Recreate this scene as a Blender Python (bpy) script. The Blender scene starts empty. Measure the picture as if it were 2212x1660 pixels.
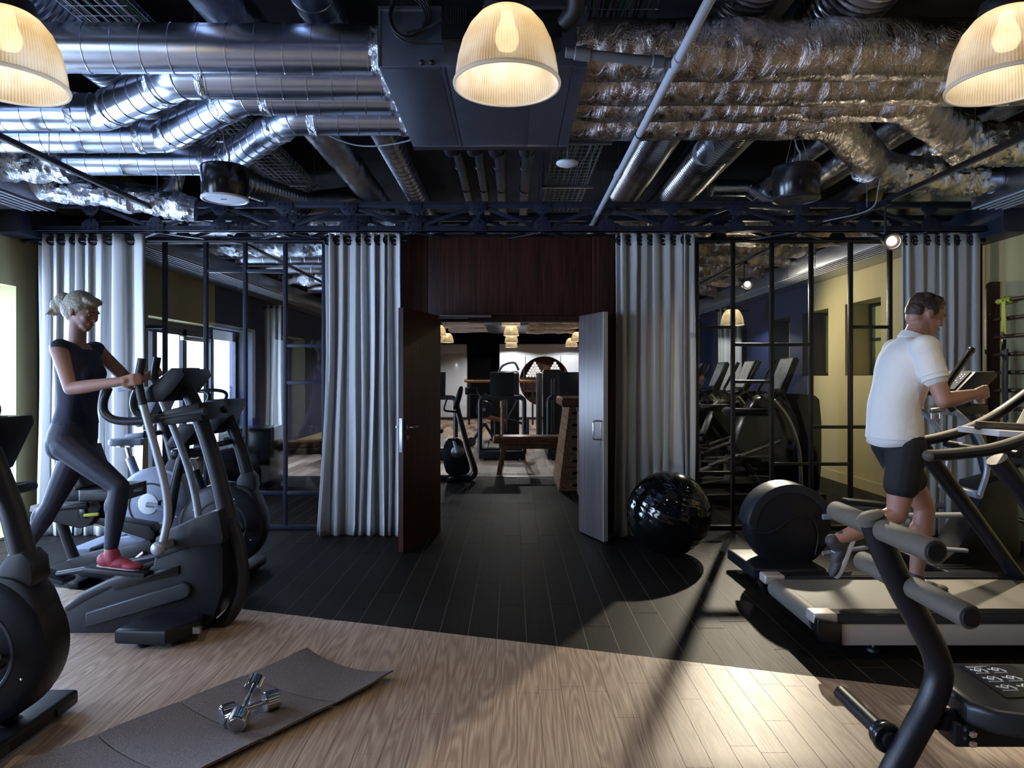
import bpy, bmesh, math, random
from mathutils import Vector, Matrix, Quaternion, noise
random.seed(7)
PI = math.pi
F, CX, HY, CZ = 1474.67, 1106.0, 815.0, 1.5
scene = bpy.context.scene
COL = scene.collection

# ------------------------------------------------------------ camera
cam_d = bpy.data.cameras.new('camera'); cam = bpy.data.objects.new('camera', cam_d); COL.objects.link(cam)
cam.location = (0, 0, CZ); cam.rotation_euler = (PI/2, 0, 0)
cam_d.sensor_width = 36; cam_d.lens = 24; cam_d.shift_y = -15/2212; cam_d.clip_start = .05
scene.camera = cam

# ------------------------------------------------------------ world and exposure
w = bpy.data.worlds.new('world'); scene.world = w; w.use_nodes = True
wn = w.node_tree.nodes['Background']; wn.inputs[0].default_value = (.62, .78, 1, 1); wn.inputs[1].default_value = 6
scene.view_settings.view_transform = 'Standard'; scene.view_settings.look = 'None'
scene.view_settings.exposure = 0.25; scene.view_settings.gamma = 1; scene.view_settings.use_curve_mapping = False
cy = scene.cycles
cy.use_denoising = True; cy.use_adaptive_sampling = True; cy.adaptive_threshold = .02; cy.max_bounces = 7; cy.diffuse_bounces = 3; cy.glossy_bounces = 4
cy.transmission_bounces = 4; cy.transparent_max_bounces = 14; cy.sample_clamp_indirect = 4
cy.caustics_reflective = False; cy.caustics_refractive = False; cy.blur_glossy = 1.0

# ------------------------------------------------------------ lights
def aim(o, tgt):
    o.rotation_euler = (Vector(tgt)-o.location).to_track_quat('-Z', 'Y').to_euler()
def area(name, loc, tgt, sx, sy, power, col):
    d = bpy.data.lights.new(name, 'AREA'); d.shape = 'RECTANGLE'; d.size = sx; d.size_y = sy; d.energy = power; d.color = col
    o = bpy.data.objects.new(name, d); COL.objects.link(o); o.location = loc; aim(o, tgt); return o
def spot(name, loc, tgt, power, deg, blend, r, col):
    d = bpy.data.lights.new(name, 'SPOT'); d.energy = power; d.spot_size = math.radians(deg); d.spot_blend = blend
    d.shadow_soft_size = r; d.color = col
    o = bpy.data.objects.new(name, d); COL.objects.link(o); o.location = loc; aim(o, tgt); return o
DAY = (.45, .62, 1.0)
WARM = (1.0, .86, .64)
# daylight outside the tall window by the left curtain, the nearer windows of the same wall and the far glazed door
area('daylight', (-5.6, 5.4, 1.4), (-3, 5.2, 1.3), 2.0, 2.4, 240, DAY)
area('daylight', (-5.6, 2.0, 1.5), (-3, 2.0, 1.3), 2.2, 2.3, 245, DAY)
area('daylight', (-5.6, -1.0, 1.5), (-3, -.8, 1.3), 2.2, 2.3, 45, (.72, .82, 1))
area('daylight', (-5.8, 11.4, 1.3), (-3, 11.2, 1.0), 4.8, 2.4, 230, (.62, .76, 1))
# track spots: behind the right glass, on the right rail, washing the yellow wall behind the glass
SPOT_A = (3.07, 8.90, 2.70); SPOT_B = (3.1, 5.55, 2.60); SPOT_C = (2.95, 10.3, 2.75)
spot('spot_beam', (3.04, 8.79, 2.67), (1.12, 2.95, 0), 1100, 46, .95, .035, WARM)
spot('spot_beam', (3.10, 5.44, 2.57), (3.9, 3.8, .8), 330, 95, .6, .035, WARM)
spot('spot_beam', (3.0, 10.2, 2.7), (4.6, 8.9, 1.6), 150, 120, .8, .05, WARM)
# ------------------------------------------------------------ materials
def mk(name):
    m = bpy.data.materials.new(name); m.use_nodes = True
    nt = m.node_tree; b = nt.nodes['Principled BSDF']; return m, nt, b
def coords(nt, scale=(1, 1, 1), kind='Object'):
    tc = nt.nodes.new('ShaderNodeTexCoord'); mp = nt.nodes.new('ShaderNodeMapping'); mp.inputs['Scale'].default_value = scale
    nt.links.new(tc.outputs[kind], mp.inputs[0]); return mp.outputs[0]
def ntex(nt, vec, scale, detail=3, rough=.5, dist=0):
    n = nt.nodes.new('ShaderNodeTexNoise'); n.inputs['Scale'].default_value = scale; n.inputs['Detail'].default_value = detail
    n.inputs['Roughness'].default_value = rough; n.inputs['Distortion'].default_value = dist
    nt.links.new(vec, n.inputs['Vector']); return n
def ramp(nt, fac, stops):
    r = nt.nodes.new('ShaderNodeValToRGB'); e = r.color_ramp.elements
    e[0].position, e[0].color = stops[0][0], (*stops[0][1], 1); e[1].position, e[1].color = stops[-1][0], (*stops[-1][1], 1)
    for p, c in stops[1:-1]:
        k = e.new(p); k.color = (*c, 1)
    nt.links.new(fac, r.inputs[0]); return r.outputs[0]
def mathn(nt, op, a, b=None):
    n = nt.nodes.new('ShaderNodeMath'); n.operation = op
    for i, v in enumerate((a, b)):
        if v is None: continue
        if isinstance(v, (int, float)): n.inputs[i].default_value = v
        else: nt.links.new(v, n.inputs[i])
    return n.outputs[0]
def bumpn(nt, b, h, strength, dist=.01):
    n = nt.nodes.new('ShaderNodeBump'); n.inputs['Strength'].default_value = strength; n.inputs['Distance'].default_value = dist
    nt.links.new(h, n.inputs['Height']); nt.links.new(n.outputs[0], b.inputs['Normal'])
def mat(name, col, rough=.5, metal=0, spec=.5, coat=0, bump=None, mottled=None, sheen=0):
    m, nt, b = mk(name)
    b.inputs['Base Color'].default_value = (*col, 1); b.inputs['Roughness'].default_value = rough
    b.inputs['Metallic'].default_value = metal; b.inputs['Specular IOR Level'].default_value = spec
    b.inputs['Coat Weight'].default_value = coat; b.inputs['Coat Roughness'].default_value = .08
    if sheen: b.inputs['Sheen Weight'].default_value = sheen
    v = coords(nt)
    if mottled:
        s, a = mottled; n = ntex(nt, v, s, 4)
        c = ramp(nt, n.outputs[0], [(.3, tuple(x*(1-a) for x in col)), (.7, tuple(min(1, x*(1+a)) for x in col))])
        nt.links.new(c, b.inputs['Base Color'])
    if bump:
        n = ntex(nt, v, bump[0], 4); bumpn(nt, b, n.outputs[0], bump[1], bump[2] if len(bump) > 2 else .005)
    return m
def emat(name, col, s):
    m, nt, b = mk(name); b.inputs['Base Color'].default_value = (*col, 1)
    b.inputs['Emission Color'].default_value = (*col, 1); b.inputs['Emission Strength'].default_value = s; return m

def plank_mat(name, stops, rough, grain=1.0, seed=0, specular=.5, coat=0):
    m, nt, b = mk(name)
    g = nt.nodes.new('ShaderNodeNewGeometry')
    tc = nt.nodes.new('ShaderNodeTexCoord')
    off = nt.nodes.new('ShaderNodeVectorMath'); off.operation = 'ADD'
    cm = nt.nodes.new('ShaderNodeCombineXYZ')
    nt.links.new(mathn(nt, 'MULTIPLY', g.outputs['Random Per Island'], 37.0), cm.inputs[0])
    nt.links.new(mathn(nt, 'MULTIPLY', g.outputs['Random Per Island'], 91.0), cm.inputs[1])
    nt.links.new(tc.outputs['Object'], off.inputs[0]); nt.links.new(cm.outputs[0], off.inputs[1])
    mp = nt.nodes.new('ShaderNodeMapping'); mp.inputs['Scale'].default_value = (9, .8, 1); nt.links.new(off.outputs[0], mp.inputs[0])
    n1 = ntex(nt, mp.outputs[0], 1.0, 1.2, .4, .15)
    wv = mathn(nt, 'MULTIPLY', n1.outputs[0], 85.0)
    wv = mathn(nt, 'SINE', wv)
    mp2 = nt.nodes.new('ShaderNodeMapping'); mp2.inputs['Scale'].default_value = (75, 1.6, 1); nt.links.new(off.outputs[0], mp2.inputs[0])
    n2 = ntex(nt, mp2.outputs[0], 2.0, 4, .6)
    f = mathn(nt, 'ADD', mathn(nt, 'MULTIPLY', wv, .085*grain), mathn(nt, 'MULTIPLY', n2.outputs[0], .85*grain))
    f = mathn(nt, 'ADD', f, mathn(nt, 'MULTIPLY', g.outputs['Random Per Island'], .56))
    f = mathn(nt, 'SUBTRACT', f, .22)
    c = ramp(nt, f, stops); nt.links.new(c, b.inputs['Base Color'])
    r = nt.nodes.new('ShaderNodeMapRange'); r.inputs[3].default_value = rough-.06; r.inputs[4].default_value = rough+.12
    nt.links.new(n2.outputs[0], r.inputs[0]); nt.links.new(r.outputs[0], b.inputs['Roughness'])
    b.inputs['Specular IOR Level'].default_value = specular; b.inputs['Coat Weight'].default_value = coat
    bumpn(nt, b, n2.outputs[0], .12, .002); return m
def veneer(name, c0, c1, rough=.42, axis=2):
    m, nt, b = mk(name); sc = [26, 26, 26]; sc[axis] = .9
    v = coords(nt, tuple(sc)); n = ntex(nt, v, 1.5, 5, .6, .6)
    c = ramp(nt, n.outputs[0], [(.33, c0), (.52, tuple((a+b_)/2 for a, b_ in zip(c0, c1))), (.70, c1)])
    nt.links.new(c, b.inputs['Base Color']); b.inputs['Roughness'].default_value = rough; b.inputs['Specular IOR Level'].default_value = .35
    bumpn(nt, b, n.outputs[0], .06, .002); return m
def metal_mat(name, col, rough, sc=30, amt=.12, bump=0, bsc=14, bd=.01, tint=None):
    m, nt, b = mk(name); b.inputs['Metallic'].default_value = 1
    v = coords(nt); n = ntex(nt, v, sc, 5, .65)
    c = ramp(nt, n.outputs[0], [(.3, tuple(x*.92 for x in col)), (.7, col)]); nt.links.new(c, b.inputs['Base Color'])
    r = nt.nodes.new('ShaderNodeMapRange'); r.inputs[3].default_value = max(.02, rough-amt); r.inputs[4].default_value = rough+amt
    nt.links.new(n.outputs[0], r.inputs[0]); nt.links.new(r.outputs[0], b.inputs['Roughness'])
    if bump:
        vo = nt.nodes.new('ShaderNodeTexVoronoi'); vo.feature = 'DISTANCE_TO_EDGE'; vo.inputs['Scale'].default_value = bsc
        n3 = ntex(nt, v, bsc*.6, 5, .7, 1.2); nt.links.new(n3.outputs['Color'], vo.inputs['Vector'])
        h = mathn(nt, 'ADD', mathn(nt, 'MULTIPLY', vo.outputs[0], .6), n3.outputs[0]); bumpn(nt, b, h, bump, bd)
    return m
def foil_mat(name, col, rough, strength):
    m, nt, b = mk(name); b.inputs['Metallic'].default_value = 1; v = coords(nt, (1, .5, .5))
    n0 = ntex(nt, v, 5, 3, .5); c = ramp(nt, n0.outputs[0], [(.3, tuple(x*.7 for x in col)), (.7, col)]); nt.links.new(c, b.inputs['Base Color'])
    b.inputs['Roughness'].default_value = rough
    n1 = ntex(nt, v, 13, 6, .62, 1.2); r1 = mathn(nt, 'ABSOLUTE', mathn(nt, 'SUBTRACT', n1.outputs[0], .5))
    n2 = ntex(nt, coords(nt, (1, .25, .25)), 42, 3, .6, .4); r2 = mathn(nt, 'ABSOLUTE', mathn(nt, 'SUBTRACT', n2.outputs[0], .5))
    h = mathn(nt, 'SUBTRACT', 1.0, mathn(nt, 'ADD', mathn(nt, 'MULTIPLY', r1, 1.6), mathn(nt, 'MULTIPLY', r2, .35)))
    bumpn(nt, b, h, strength, .022); return m
def glass_mat(name, tint, refl=1.0):
    m = bpy.data.materials.new(name); m.use_nodes = True; nt = m.node_tree; nt.nodes.clear()
    o = nt.nodes.new('ShaderNodeOutputMaterial'); t = nt.nodes.new('ShaderNodeBsdfTransparent'); t.inputs[0].default_value = (*tint, 1)
    g = nt.nodes.new('ShaderNodeBsdfGlossy'); g.inputs['Roughness'].default_value = .004; g.inputs[0].default_value = (refl, refl, refl, 1)
    lw = nt.nodes.new('ShaderNodeLayerWeight'); lw.inputs[0].default_value = .5; x = nt.nodes.new('ShaderNodeMixShader')
    fr = mathn(nt, 'ADD', mathn(nt, 'MULTIPLY', mathn(nt, 'POWER', lw.outputs['Facing'], 5.0), .80), .02)
    nt.links.new(fr, x.inputs[0]); nt.links.new(t.outputs[0], x.inputs[1]); nt.links.new(g.outputs[0], x.inputs[2])
    nt.links.new(x.outputs[0], o.inputs[0]); return m

M = {}
M['light_plank'] = plank_mat('light_oak_plank', [(.15, (.070, .040, .027)), (.42, (.195, .126, .087)), (.62, (.32, .220, .152)), (.85, (.49, .37, .262))], .42)
M['dark_plank'] = plank_mat('black_stained_plank', [(.2, (.003, .0028, .0028)), (.6, (.0085, .0072, .0064)), (.95, (.020, .0165, .0125))], .50, 1, specular=.09)
M['under'] = mat('seam_filler', (.20, .165, .13), .6)
M['under_light'] = mat('seam_filler_light', (.10, .075, .055), .6)
M['olive'] = mat('mustard_wall_paint', (.46, .39, .19), .8, bump=(90, .12, .002))
M['navy_wall'] = mat('navy_wall_paint', (.012, .022, .085), .7, bump=(90, .12, .002))
M['ceil'] = mat('dark_concrete', (.035, .036, .042), .9, bump=(12, .3, .01), mottled=(3, .4))
M['navy_steel'] = mat('navy_painted_steel', (.018, .022, .045), .42, spec=.5)
M['black_steel'] = mat('black_painted_steel', (.006, .006, .008), .38)
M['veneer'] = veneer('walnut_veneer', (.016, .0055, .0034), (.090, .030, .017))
M['veneer_lit'] = veneer('walnut_veneer_lit', (.15, .12, .12), (.24, .20, .20), .30)  # walnut of the right leaf, its lit sheen put into the colour
M['edge'] = mat('pale_door_edge', (.62, .60, .56), .4)
M['chrome'] = metal_mat('chrome', (.86, .87, .9), .06, amt=.02)
M['steel'] = metal_mat('brushed_steel', (.50, .50, .52), .30, 12, .03)
M['galv'] = metal_mat('galvanised_duct', (.62, .68, .82), .25, 9, .05)
M['galv_dark'] = metal_mat('dull_galvanised', (.40, .43, .50), .33, 22, .12)
M['foil'] = foil_mat('crumpled_foil', (.52, .45, .41), .18, .9)
M['foil_loose'] = foil_mat('loose_crumpled_foil', (.78, .74, .66), .2, .7)
M['foil_tape'] = foil_mat('foil_tape', (.74, .77, .84), .22, .9)
M['foil_smooth'] = foil_mat('foil_jacket', (.60, .62, .68), .27, .35)
M['flex'] = metal_mat('corrugated_aluminium', (.66, .69, .76), .22, 30, .08)
M['unit'] = metal_mat('unit_sheet_steel', (.34, .37, .47), .38, 8, .10)
M['dark_flex'] = metal_mat('dull_flex', (.30, .32, .36), .32, 30, .08)
M['pvc'] = mat('pale_grey_pvc', (.50, .53, .58), .35)
M['pvc_dark'] = mat('mid_grey_pvc', (.17, .18, .21), .4)
M['rubber'] = mat('black_rubber', (.010, .010, .012), .55, bump=(200, .15, .001))
M['foam_pipe'] = mat('black_pipe_lagging', (.014, .018, .022), .35, bump=(16, .5, .01))
M['cable'] = mat('grey_cable', (.25, .27, .30), .5)
M['cable_green'] = mat('green_cable', (.04, .16, .05), .5)
M['cable_red'] = mat('dull_red_cable', (.16, .05, .05), .5)
M['wire'] = metal_mat('zinc_wire', (.5, .52, .56), .35)
M['machine'] = mat('charcoal_machine_plastic', (.009, .0092, .012), .38, spec=.35, bump=(160, .05, .001))
M['machine2'] = mat('dark_grey_machine_plastic', (.020, .021, .026), .38, spec=.4, bump=(160, .05, .001))
M['machine_gloss'] = mat('satin_black_plastic', (.008, .008, .009), .20)
M['grey_shell'] = mat('pale_grey_shell', (.23, .26, .33), .35)
M['silver_paint'] = mat('silver_paint', (.34, .36, .41), .38, metal=.35)
M['belt'] = mat('treadmill_belt', (.125, .115, .095), .62, bump=(300, .15, .001))
M['skirt'] = mat('satin_aluminium', (.50, .45, .41), .42, metal=.35)
M['foam_grip'] = mat('grey_foam_grip', (.092, .076, .056), .75, bump=(220, .4, .002))
M['pad'] = mat('black_vinyl', (.016, .016, .017), .42, bump=(240, .2, .001))
M['label_black'] = mat('black_label', (.010, .010, .011), .3)
M['white_print'] = mat('white_print', (.75, .75, .72), .5)
M['red_print'] = mat('red_print', (.55, .04, .03), .5)
M['mat_foam'] = mat('grey_brown_foam', (.115, .086, .072), .8, bump=(200, .6, .003), mottled=(220, .6))
M['curtain'] = None
M['ball'] = mat('glossy_black_vinyl', (.0035, .0035, .004), .085, coat=.3)
M['leather'] = mat('brown_leather', (.13, .050, .028), .32, bump=(40, .3, .005), mottled=(14, .5))
M['old_wood'] = veneer('worn_pine', (.11, .055, .025), (.36, .20, .10), .5, 1)
M['leg_wood'] = veneer('leg_wood', (.08, .035, .018), (.22, .11, .055), .5, 2)
M['cabinet'] = mat('glossy_white_cabinet', (.66, .69, .74), .14)
M['cab_seam'] = mat('cabinet_seam', (.12, .12, .13), .6)
M['towel'] = mat('white_towel', (.80, .80, .82), .9, bump=(120, .5, .004))
M['green_glass'] = mat('green_bottle', (.05, .12, .04), .1)
M['yellow'] = mat('yellow_webbing', (.62, .62, .07), .6)
M['bar_wood'] = veneer('dark_beech', (.030, .013, .008), (.075, .034, .020), .4)
M['rung'] = veneer('rung_wood', (.05, .025, .014), (.12, .062, .036), .4, 1)
M['skin'] = mat('skin', (.36, .20, .15), .5, bump=(90, .1, .002))
M['skin_m'] = mat('tanned_skin', (.38, .19, .13), .5, bump=(90, .1, .002))
M['navy_cloth'] = mat('navy_sports_cloth', (.010, .014, .038), .7, bump=(60, .3, .004))
M['legging'] = mat('dark_leggings', (.008, .010, .024), .6, bump=(40, .2, .004))
M['white_cloth'] = mat('white_polo_cloth', (.78, .76, .71), .85, bump=(25, .5, .01))
M['black_cloth'] = mat('black_shorts_cloth', (.010, .009, .010), .8, bump=(30, .4, .006))
M['blonde'] = mat('ash_blonde_hair', (.42, .38, .28), .5, bump=(70, .9, .01))
M['brown_hair'] = mat('dark_brown_hair', (.050, .024, .014), .5, bump=(70, .9, .01))
M['eye'] = mat('eye_white', (.45, .43, .41), .2)
M['iris'] = mat('iris', (.06, .04, .03), .1)
M['lips'] = mat('lips', (.38, .13, .11), .45)
M['shoe_red'] = mat('red_running_shoe', (.30, .03, .05), .6)
M['shoe'] = mat('dark_running_shoe', (.05, .045, .05), .6)
M['sole'] = mat('pale_sole', (.55, .53, .5), .6)
M['plastic_white'] = mat('white_plastic', (.72, .74, .78), .4)
M['bright_disc'] = emat('spot_lens_glow', (1, .86, .62), 260)
M['bulb'] = emat('bulb_glow', (1, .88, .70), 34)
M['screen'] = mat('dark_screen', (.05, .055, .06), .12)
M['screen_pic'] = mat('screen_print', (.18, .19, .2), .3, mottled=(60, .9))
M['outside'] = mat('pale_outdoor_paving', (.75, .78, .80), .8)
M['pane_dull'] = mat('frosted_yellow_green_pane', (.30, .31, .12), .35)
M['glass'] = glass_mat('clear_partition_glass', (.93, .95, .96))
M['win_glass'] = glass_mat('window_glass', (.97, .98, 1))
M['grille'] = mat('grey_grille', (.42, .44, .50), .4)
M['gap'] = mat('gap_shade', (.003, .003, .004), .9, spec=.05)  # near-black colour holds the shade inside slots, bores and the far gap
M['copper_front'] = mat('tan_drawer_front', (.20, .11, .07), .4)
M['brass'] = metal_mat('brass_rail', (.32, .19, .10), .3)
# curtain cloth: part of the light passes through it
m, nt, b = mk('off_white_curtain_cloth')
b.inputs['Base Color'].default_value = (.83, .83, .82, 1); b.inputs['Roughness'].default_value = .9
tr = nt.nodes.new('ShaderNodeBsdfTranslucent'); tr.inputs[0].default_value = (.62, .61, .58, 1)
mx = nt.nodes.new('ShaderNodeMixShader'); mx.inputs[0].default_value = .28
nt.links.new(b.outputs[0], mx.inputs[1]); nt.links.new(tr.outputs[0], mx.inputs[2]); nt.links.new(mx.outputs[0], nt.nodes['Material Output'].inputs[0])
bumpn(nt, b, ntex(nt, coords(nt), 400, 2).outputs[0], .1, .001); M['curtain'] = m
# prismatic shade: ribbed acrylic that scatters the bulb's light
def shade_mat():
    m = bpy.data.materials.new('prismatic_acrylic'); m.use_nodes = True; nt = m.node_tree; nt.nodes.clear()
    o = nt.nodes.new('ShaderNodeOutputMaterial'); tr = nt.nodes.new('ShaderNodeBsdfTranslucent'); df = nt.nodes.new('ShaderNodeBsdfDiffuse')
    tp = nt.nodes.new('ShaderNodeBsdfTransparent'); gl = nt.nodes.new('ShaderNodeBsdfGlossy'); gl.inputs['Roughness'].default_value = .12
    tc = nt.nodes.new('ShaderNodeTexCoord'); s = nt.nodes.new('ShaderNodeSeparateXYZ'); nt.links.new(tc.outputs['Object'], s.inputs[0])
    at = mathn(nt, 'ARCTAN2', s.outputs[1], s.outputs[0]); rib = mathn(nt, 'SINE', mathn(nt, 'MULTIPLY', at, 110.0))
    nz = ntex(nt, coords(nt, (3, 3, 3)), 3, 4)
    f = mathn(nt, 'ADD', mathn(nt, 'MULTIPLY', rib, .16), nz.outputs[0])
    c = ramp(nt, f, [(.25, (.60, .49, .33)), (.5, (.86, .78, .62)), (.75, (1, .96, .88))])
    for x in (tr, df): nt.links.new(c, x.inputs[0])
    tp.inputs[0].default_value = (.8, .74, .62, 1)
    a = nt.nodes.new('ShaderNodeMixShader'); a.inputs[0].default_value = .45; nt.links.new(tr.outputs[0], a.inputs[1]); nt.links.new(df.outputs[0], a.inputs[2])
    bq = nt.nodes.new('ShaderNodeMixShader'); bq.inputs[0].default_value = .16; nt.links.new(a.outputs[0], bq.inputs[1]); nt.links.new(tp.outputs[0], bq.inputs[2])
    cq = nt.nodes.new('ShaderNodeMixShader'); cq.inputs[0].default_value = .06; nt.links.new(bq.outputs[0], cq.inputs[1]); nt.links.new(gl.outputs[0], cq.inputs[2])
    nt.links.new(cq.outputs[0], o.inputs[0]); return m
M['shade'] = shade_mat()
M['rim'] = mat('pale_acrylic_rim', (.95, .88, .74), .2)
nt = M['rim'].node_tree; tr = nt.nodes.new('ShaderNodeBsdfTranslucent'); tr.inputs[0].default_value = (1, .95, .86, 1); mx = nt.nodes.new('ShaderNodeMixShader'); mx.inputs[0].default_value = .6
nt.links.new(nt.nodes['Principled BSDF'].outputs[0], mx.inputs[1]); nt.links.new(tr.outputs[0], mx.inputs[2]); nt.links.new(mx.outputs[0], nt.nodes['Material Output'].inputs[0])

# ------------------------------------------------------------ geometry helpers
def P(px, py, Y): return Vector(((px-CX)*Y/F, Y, CZ-(py-HY)*Y/F))
def XZ(px, py, Y): p = P(px, py, Y); return (p.x, p.z)
class MB:
    def __init__(s): s.bm = bmesh.new()
    def _merge(s, b):
        me = bpy.data.meshes.new('t'); b.to_mesh(me); b.free(); s.bm.from_mesh(me); bpy.data.meshes.remove(me); return s
    def box(s, c, d, rot=None, bev=0, seg=2):
        b = bmesh.new(); bmesh.ops.create_cube(b, size=1)
        bmesh.ops.scale(b, vec=Vector(d), verts=b.verts)
        if bev: bmesh.ops.bevel(b, geom=list(b.edges), offset=min(bev, min(d)*.48), segments=seg, profile=.6, affect='EDGES')
        if rot is not None: bmesh.ops.transform(b, matrix=rot.to_4x4(), verts=b.verts)
        bmesh.ops.translate(b, vec=Vector(c), verts=b.verts); return s._merge(b)
    def box2(s, a, c, bev=0, seg=2):
        a, c = Vector(a), Vector(c); return s.box((a+c)/2, [abs(x) for x in (c-a)], bev=bev, seg=seg)
    def prism(s, pts, vec, bev=0, seg=2):
        b = bmesh.new(); vec = Vector(vec)
        lo = [b.verts.new(Vector(p)-vec/2) for p in pts]; hi = [b.verts.new(Vector(p)+vec/2) for p in pts]; n = len(pts)
        b.faces.new(lo); b.faces.new(hi[::-1])
        for i in range(n): b.faces.new((lo[i], hi[i], hi[(i+1) % n], lo[(i+1) % n]))
        bmesh.ops.recalc_face_normals(b, faces=b.faces)
        if bev:
            ed = [e for e in b.edges if (e.verts[0] in lo) == (e.verts[1] in lo)] if seg > 0 else []
            bmesh.ops.bevel(b, geom=ed, offset=bev, segments=seg, profile=.6, affect='EDGES', clamp_overlap=True)
        return s._merge(b)
    def side(s, pts, Yc, th, bev=.008, smooth=0):
        """profile given as (x, z) pairs at depth Yc, thick along Y"""
        if smooth: pts = chaikin(pts, smooth)
        return s.prism([(x, Yc, z) for x, z in pts], (0, th, 0), bev)
    def tube(s, pts, r, seg=14, caps=True, closed=False, flat=1.0, up=None):
        pts = [Vector(p) for p in pts]; n = len(pts)
        rs = r if isinstance(r, (list, tuple)) else [r]*n
        T = []
        for i in range(n):
            if closed: t = pts[(i+1) % n]-pts[i-1]
            else: t = pts[min(i+1, n-1)]-pts[max(i-1, 0)]
            T.append(t.normalized())
        ref = Vector(up) if up is not None else (Vector((0, 0, 1)) if abs(T[0].z) < .9 else Vector((1, 0, 0)))
        N = (ref-T[0]*ref.dot(T[0])).normalized(); rings = []; bm = s.bm
        for i in range(n):
            N = (N-T[i]*N.dot(T[i])).normalized(); B = T[i].cross(N)
            rings.append([bm.verts.new(pts[i]+(N*math.cos(a)*flat+B*math.sin(a))*rs[i]) for a in (2*PI*k/seg for k in range(seg))])
        for i in range(n if closed else n-1):
            a, c = rings[i], rings[(i+1) % n]
            for k in range(seg): bm.faces.new((a[k], a[(k+1) % seg], c[(k+1) % seg], c[k]))
        if caps and not closed:
            bm.faces.new(rings[0][::-1]); bm.faces.new(rings[-1])
        return s
    def rod(s, a, c, r, seg=14, bev=0):
        a, c = Vector(a), Vector(c)
        if not bev: return s.tube([a, c], r, seg)
        d = (c-a).normalized()*bev
        return s.tube([a, a+d*.3, a+d, c-d, c-d*.3, c], [r*.72, r*.92, r, r, r*.92, r*.72], seg)
    def lathe(s, prof, c, axis=(0, 0, 1), seg=28, closed=False):
        q = Vector((0, 0, 1)).rotation_difference(Vector(axis)); c = Vector(c); rings = []
        for r, z in prof:
            if r < 1e-5: rings.append([s.bm.verts.new(c+q@Vector((0, 0, z)))])
            else: rings.append([s.bm.verts.new(c+q@Vector((r*math.cos(2*PI*k/seg), r*math.sin(2*PI*k/seg), z))) for k in range(seg)])
        pairs = list(zip(rings, rings[1:])) + ([(rings[-1], rings[0])] if closed else [])
        for a, b in pairs:
            if len(a) == 1 and len(b) == 1: continue
            for k in range(seg):
                k2 = (k+1) % seg
                if len(a) == 1: s.bm.faces.new((a[0], b[k2], b[k]))
                elif len(b) == 1: s.bm.faces.new((a[k], a[k2], b[0]))
                else: s.bm.faces.new((a[k], a[k2], b[k2], b[k]))
        return s
    def ell(s, c, r, rot=None, u=20, v=12):
        b = bmesh.new(); bmesh.ops.create_uvsphere(b, u_segments=u, v_segments=v, radius=1)
        bmesh.ops.scale(b, vec=Vector(r) if not isinstance(r, (int, float)) else Vector((r, r, r)), verts=b.verts)
        if rot is not None: bmesh.ops.transform(b, matrix=rot.to_4x4(), verts=b.verts)
        bmesh.ops.translate(b, vec=Vector(c), verts=b.verts); return s._merge(b)
    def cap(s, a, ra, c, rc, seg=14):
        """tapered capsule"""
        a, c = Vector(a), Vector(c); d = c-a; L = d.length
        if L < 1e-6: return s.ell(a, ra)
        d /= L; pts, rs = [], []
        for k in range(5):
            t = PI/2*k/4.0; pts.append(a-d*ra*math.cos(t)); rs.append(max(.0005, ra*math.sin(t)))
        for k in range(5):
            t = PI/2*(1-k/4.0); pts.append(c+d*rc*math.cos(t)); rs.append(max(.0005, rc*math.sin(t)))
        return s.tube(pts, rs, seg)
    def quad(s, a, b, c, d):
        s.bm.faces.new([s.bm.verts.new(Vector(x)) for x in (a, b, c, d)]); return s
    def build(s, name, material, parent=None, origin=None, label=None, angle=38, flat=False, kind=None):
        org = WORLD.get(parent.name, Vector()) if parent is not None else Vector(origin or (0, 0, 0))
        if org.length: bmesh.ops.translate(s.bm, vec=-org, verts=s.bm.verts)
        bmesh.ops.recalc_face_normals(s.bm, faces=s.bm.faces)
        me = bpy.data.meshes.new(name); s.bm.to_mesh(me); s.bm.free()
        me.materials.append(M[material] if isinstance(material, str) else material)
        if not flat:
            me.polygons.foreach_set('use_smooth', [True]*len(me.polygons)); me.set_sharp_from_angle(angle=math.radians(angle))
        o = bpy.data.objects.new(name, me); COL.objects.link(o)
        if parent is not None: o.parent = parent
        else: o.location = org
        WORLD[o.name] = org.copy()
        if label: o['label'] = label
        if kind: o['kind'] = kind
        return o
WORLD = {}
def thing(name, label, cat, loc=(0, 0, 0), group=None):
    o = bpy.data.objects.new(name, None); COL.objects.link(o); o.location = loc; o.empty_display_size = .1
    o['label'] = label; o['category'] = cat
    if group: o['group'] = group
    WORLD[o.name] = Vector(loc); return o
def tag(o, label, cat, group=None):
    o['label'] = label; o['category'] = cat
    if group: o['group'] = group
    return o
def structure(o): o['kind'] = 'structure'; return o
def sthing(name, loc=(0, 0, 0)):
    o = bpy.data.objects.new(name, None); COL.objects.link(o); o.location = loc; o['kind'] = 'structure'; WORLD[o.name] = Vector(loc); return o
def copy_tree(o, parent=None):
    c = o.copy(); COL.objects.link(c); c.parent = parent
    for ch in o.children: copy_tree(ch, c)
    return c
def dup(o, loc, rz=0, label=None, mirror=False):
    c = copy_tree(o); c.location = loc; c.rotation_euler = (0, 0, rz)
    if label: c['label'] = label
    return c
def chaikin(pts, it=2):
    pts = [tuple(p) for p in pts]
    for _ in range(it):
        q = []
        for i in range(len(pts)):
            a, b = pts[i], pts[(i+1) % len(pts)]
            q.append(tuple(x*.75+y*.25 for x, y in zip(a, b))); q.append(tuple(x*.25+y*.75 for x, y in zip(a, b)))
        pts = q
    return pts
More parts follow.
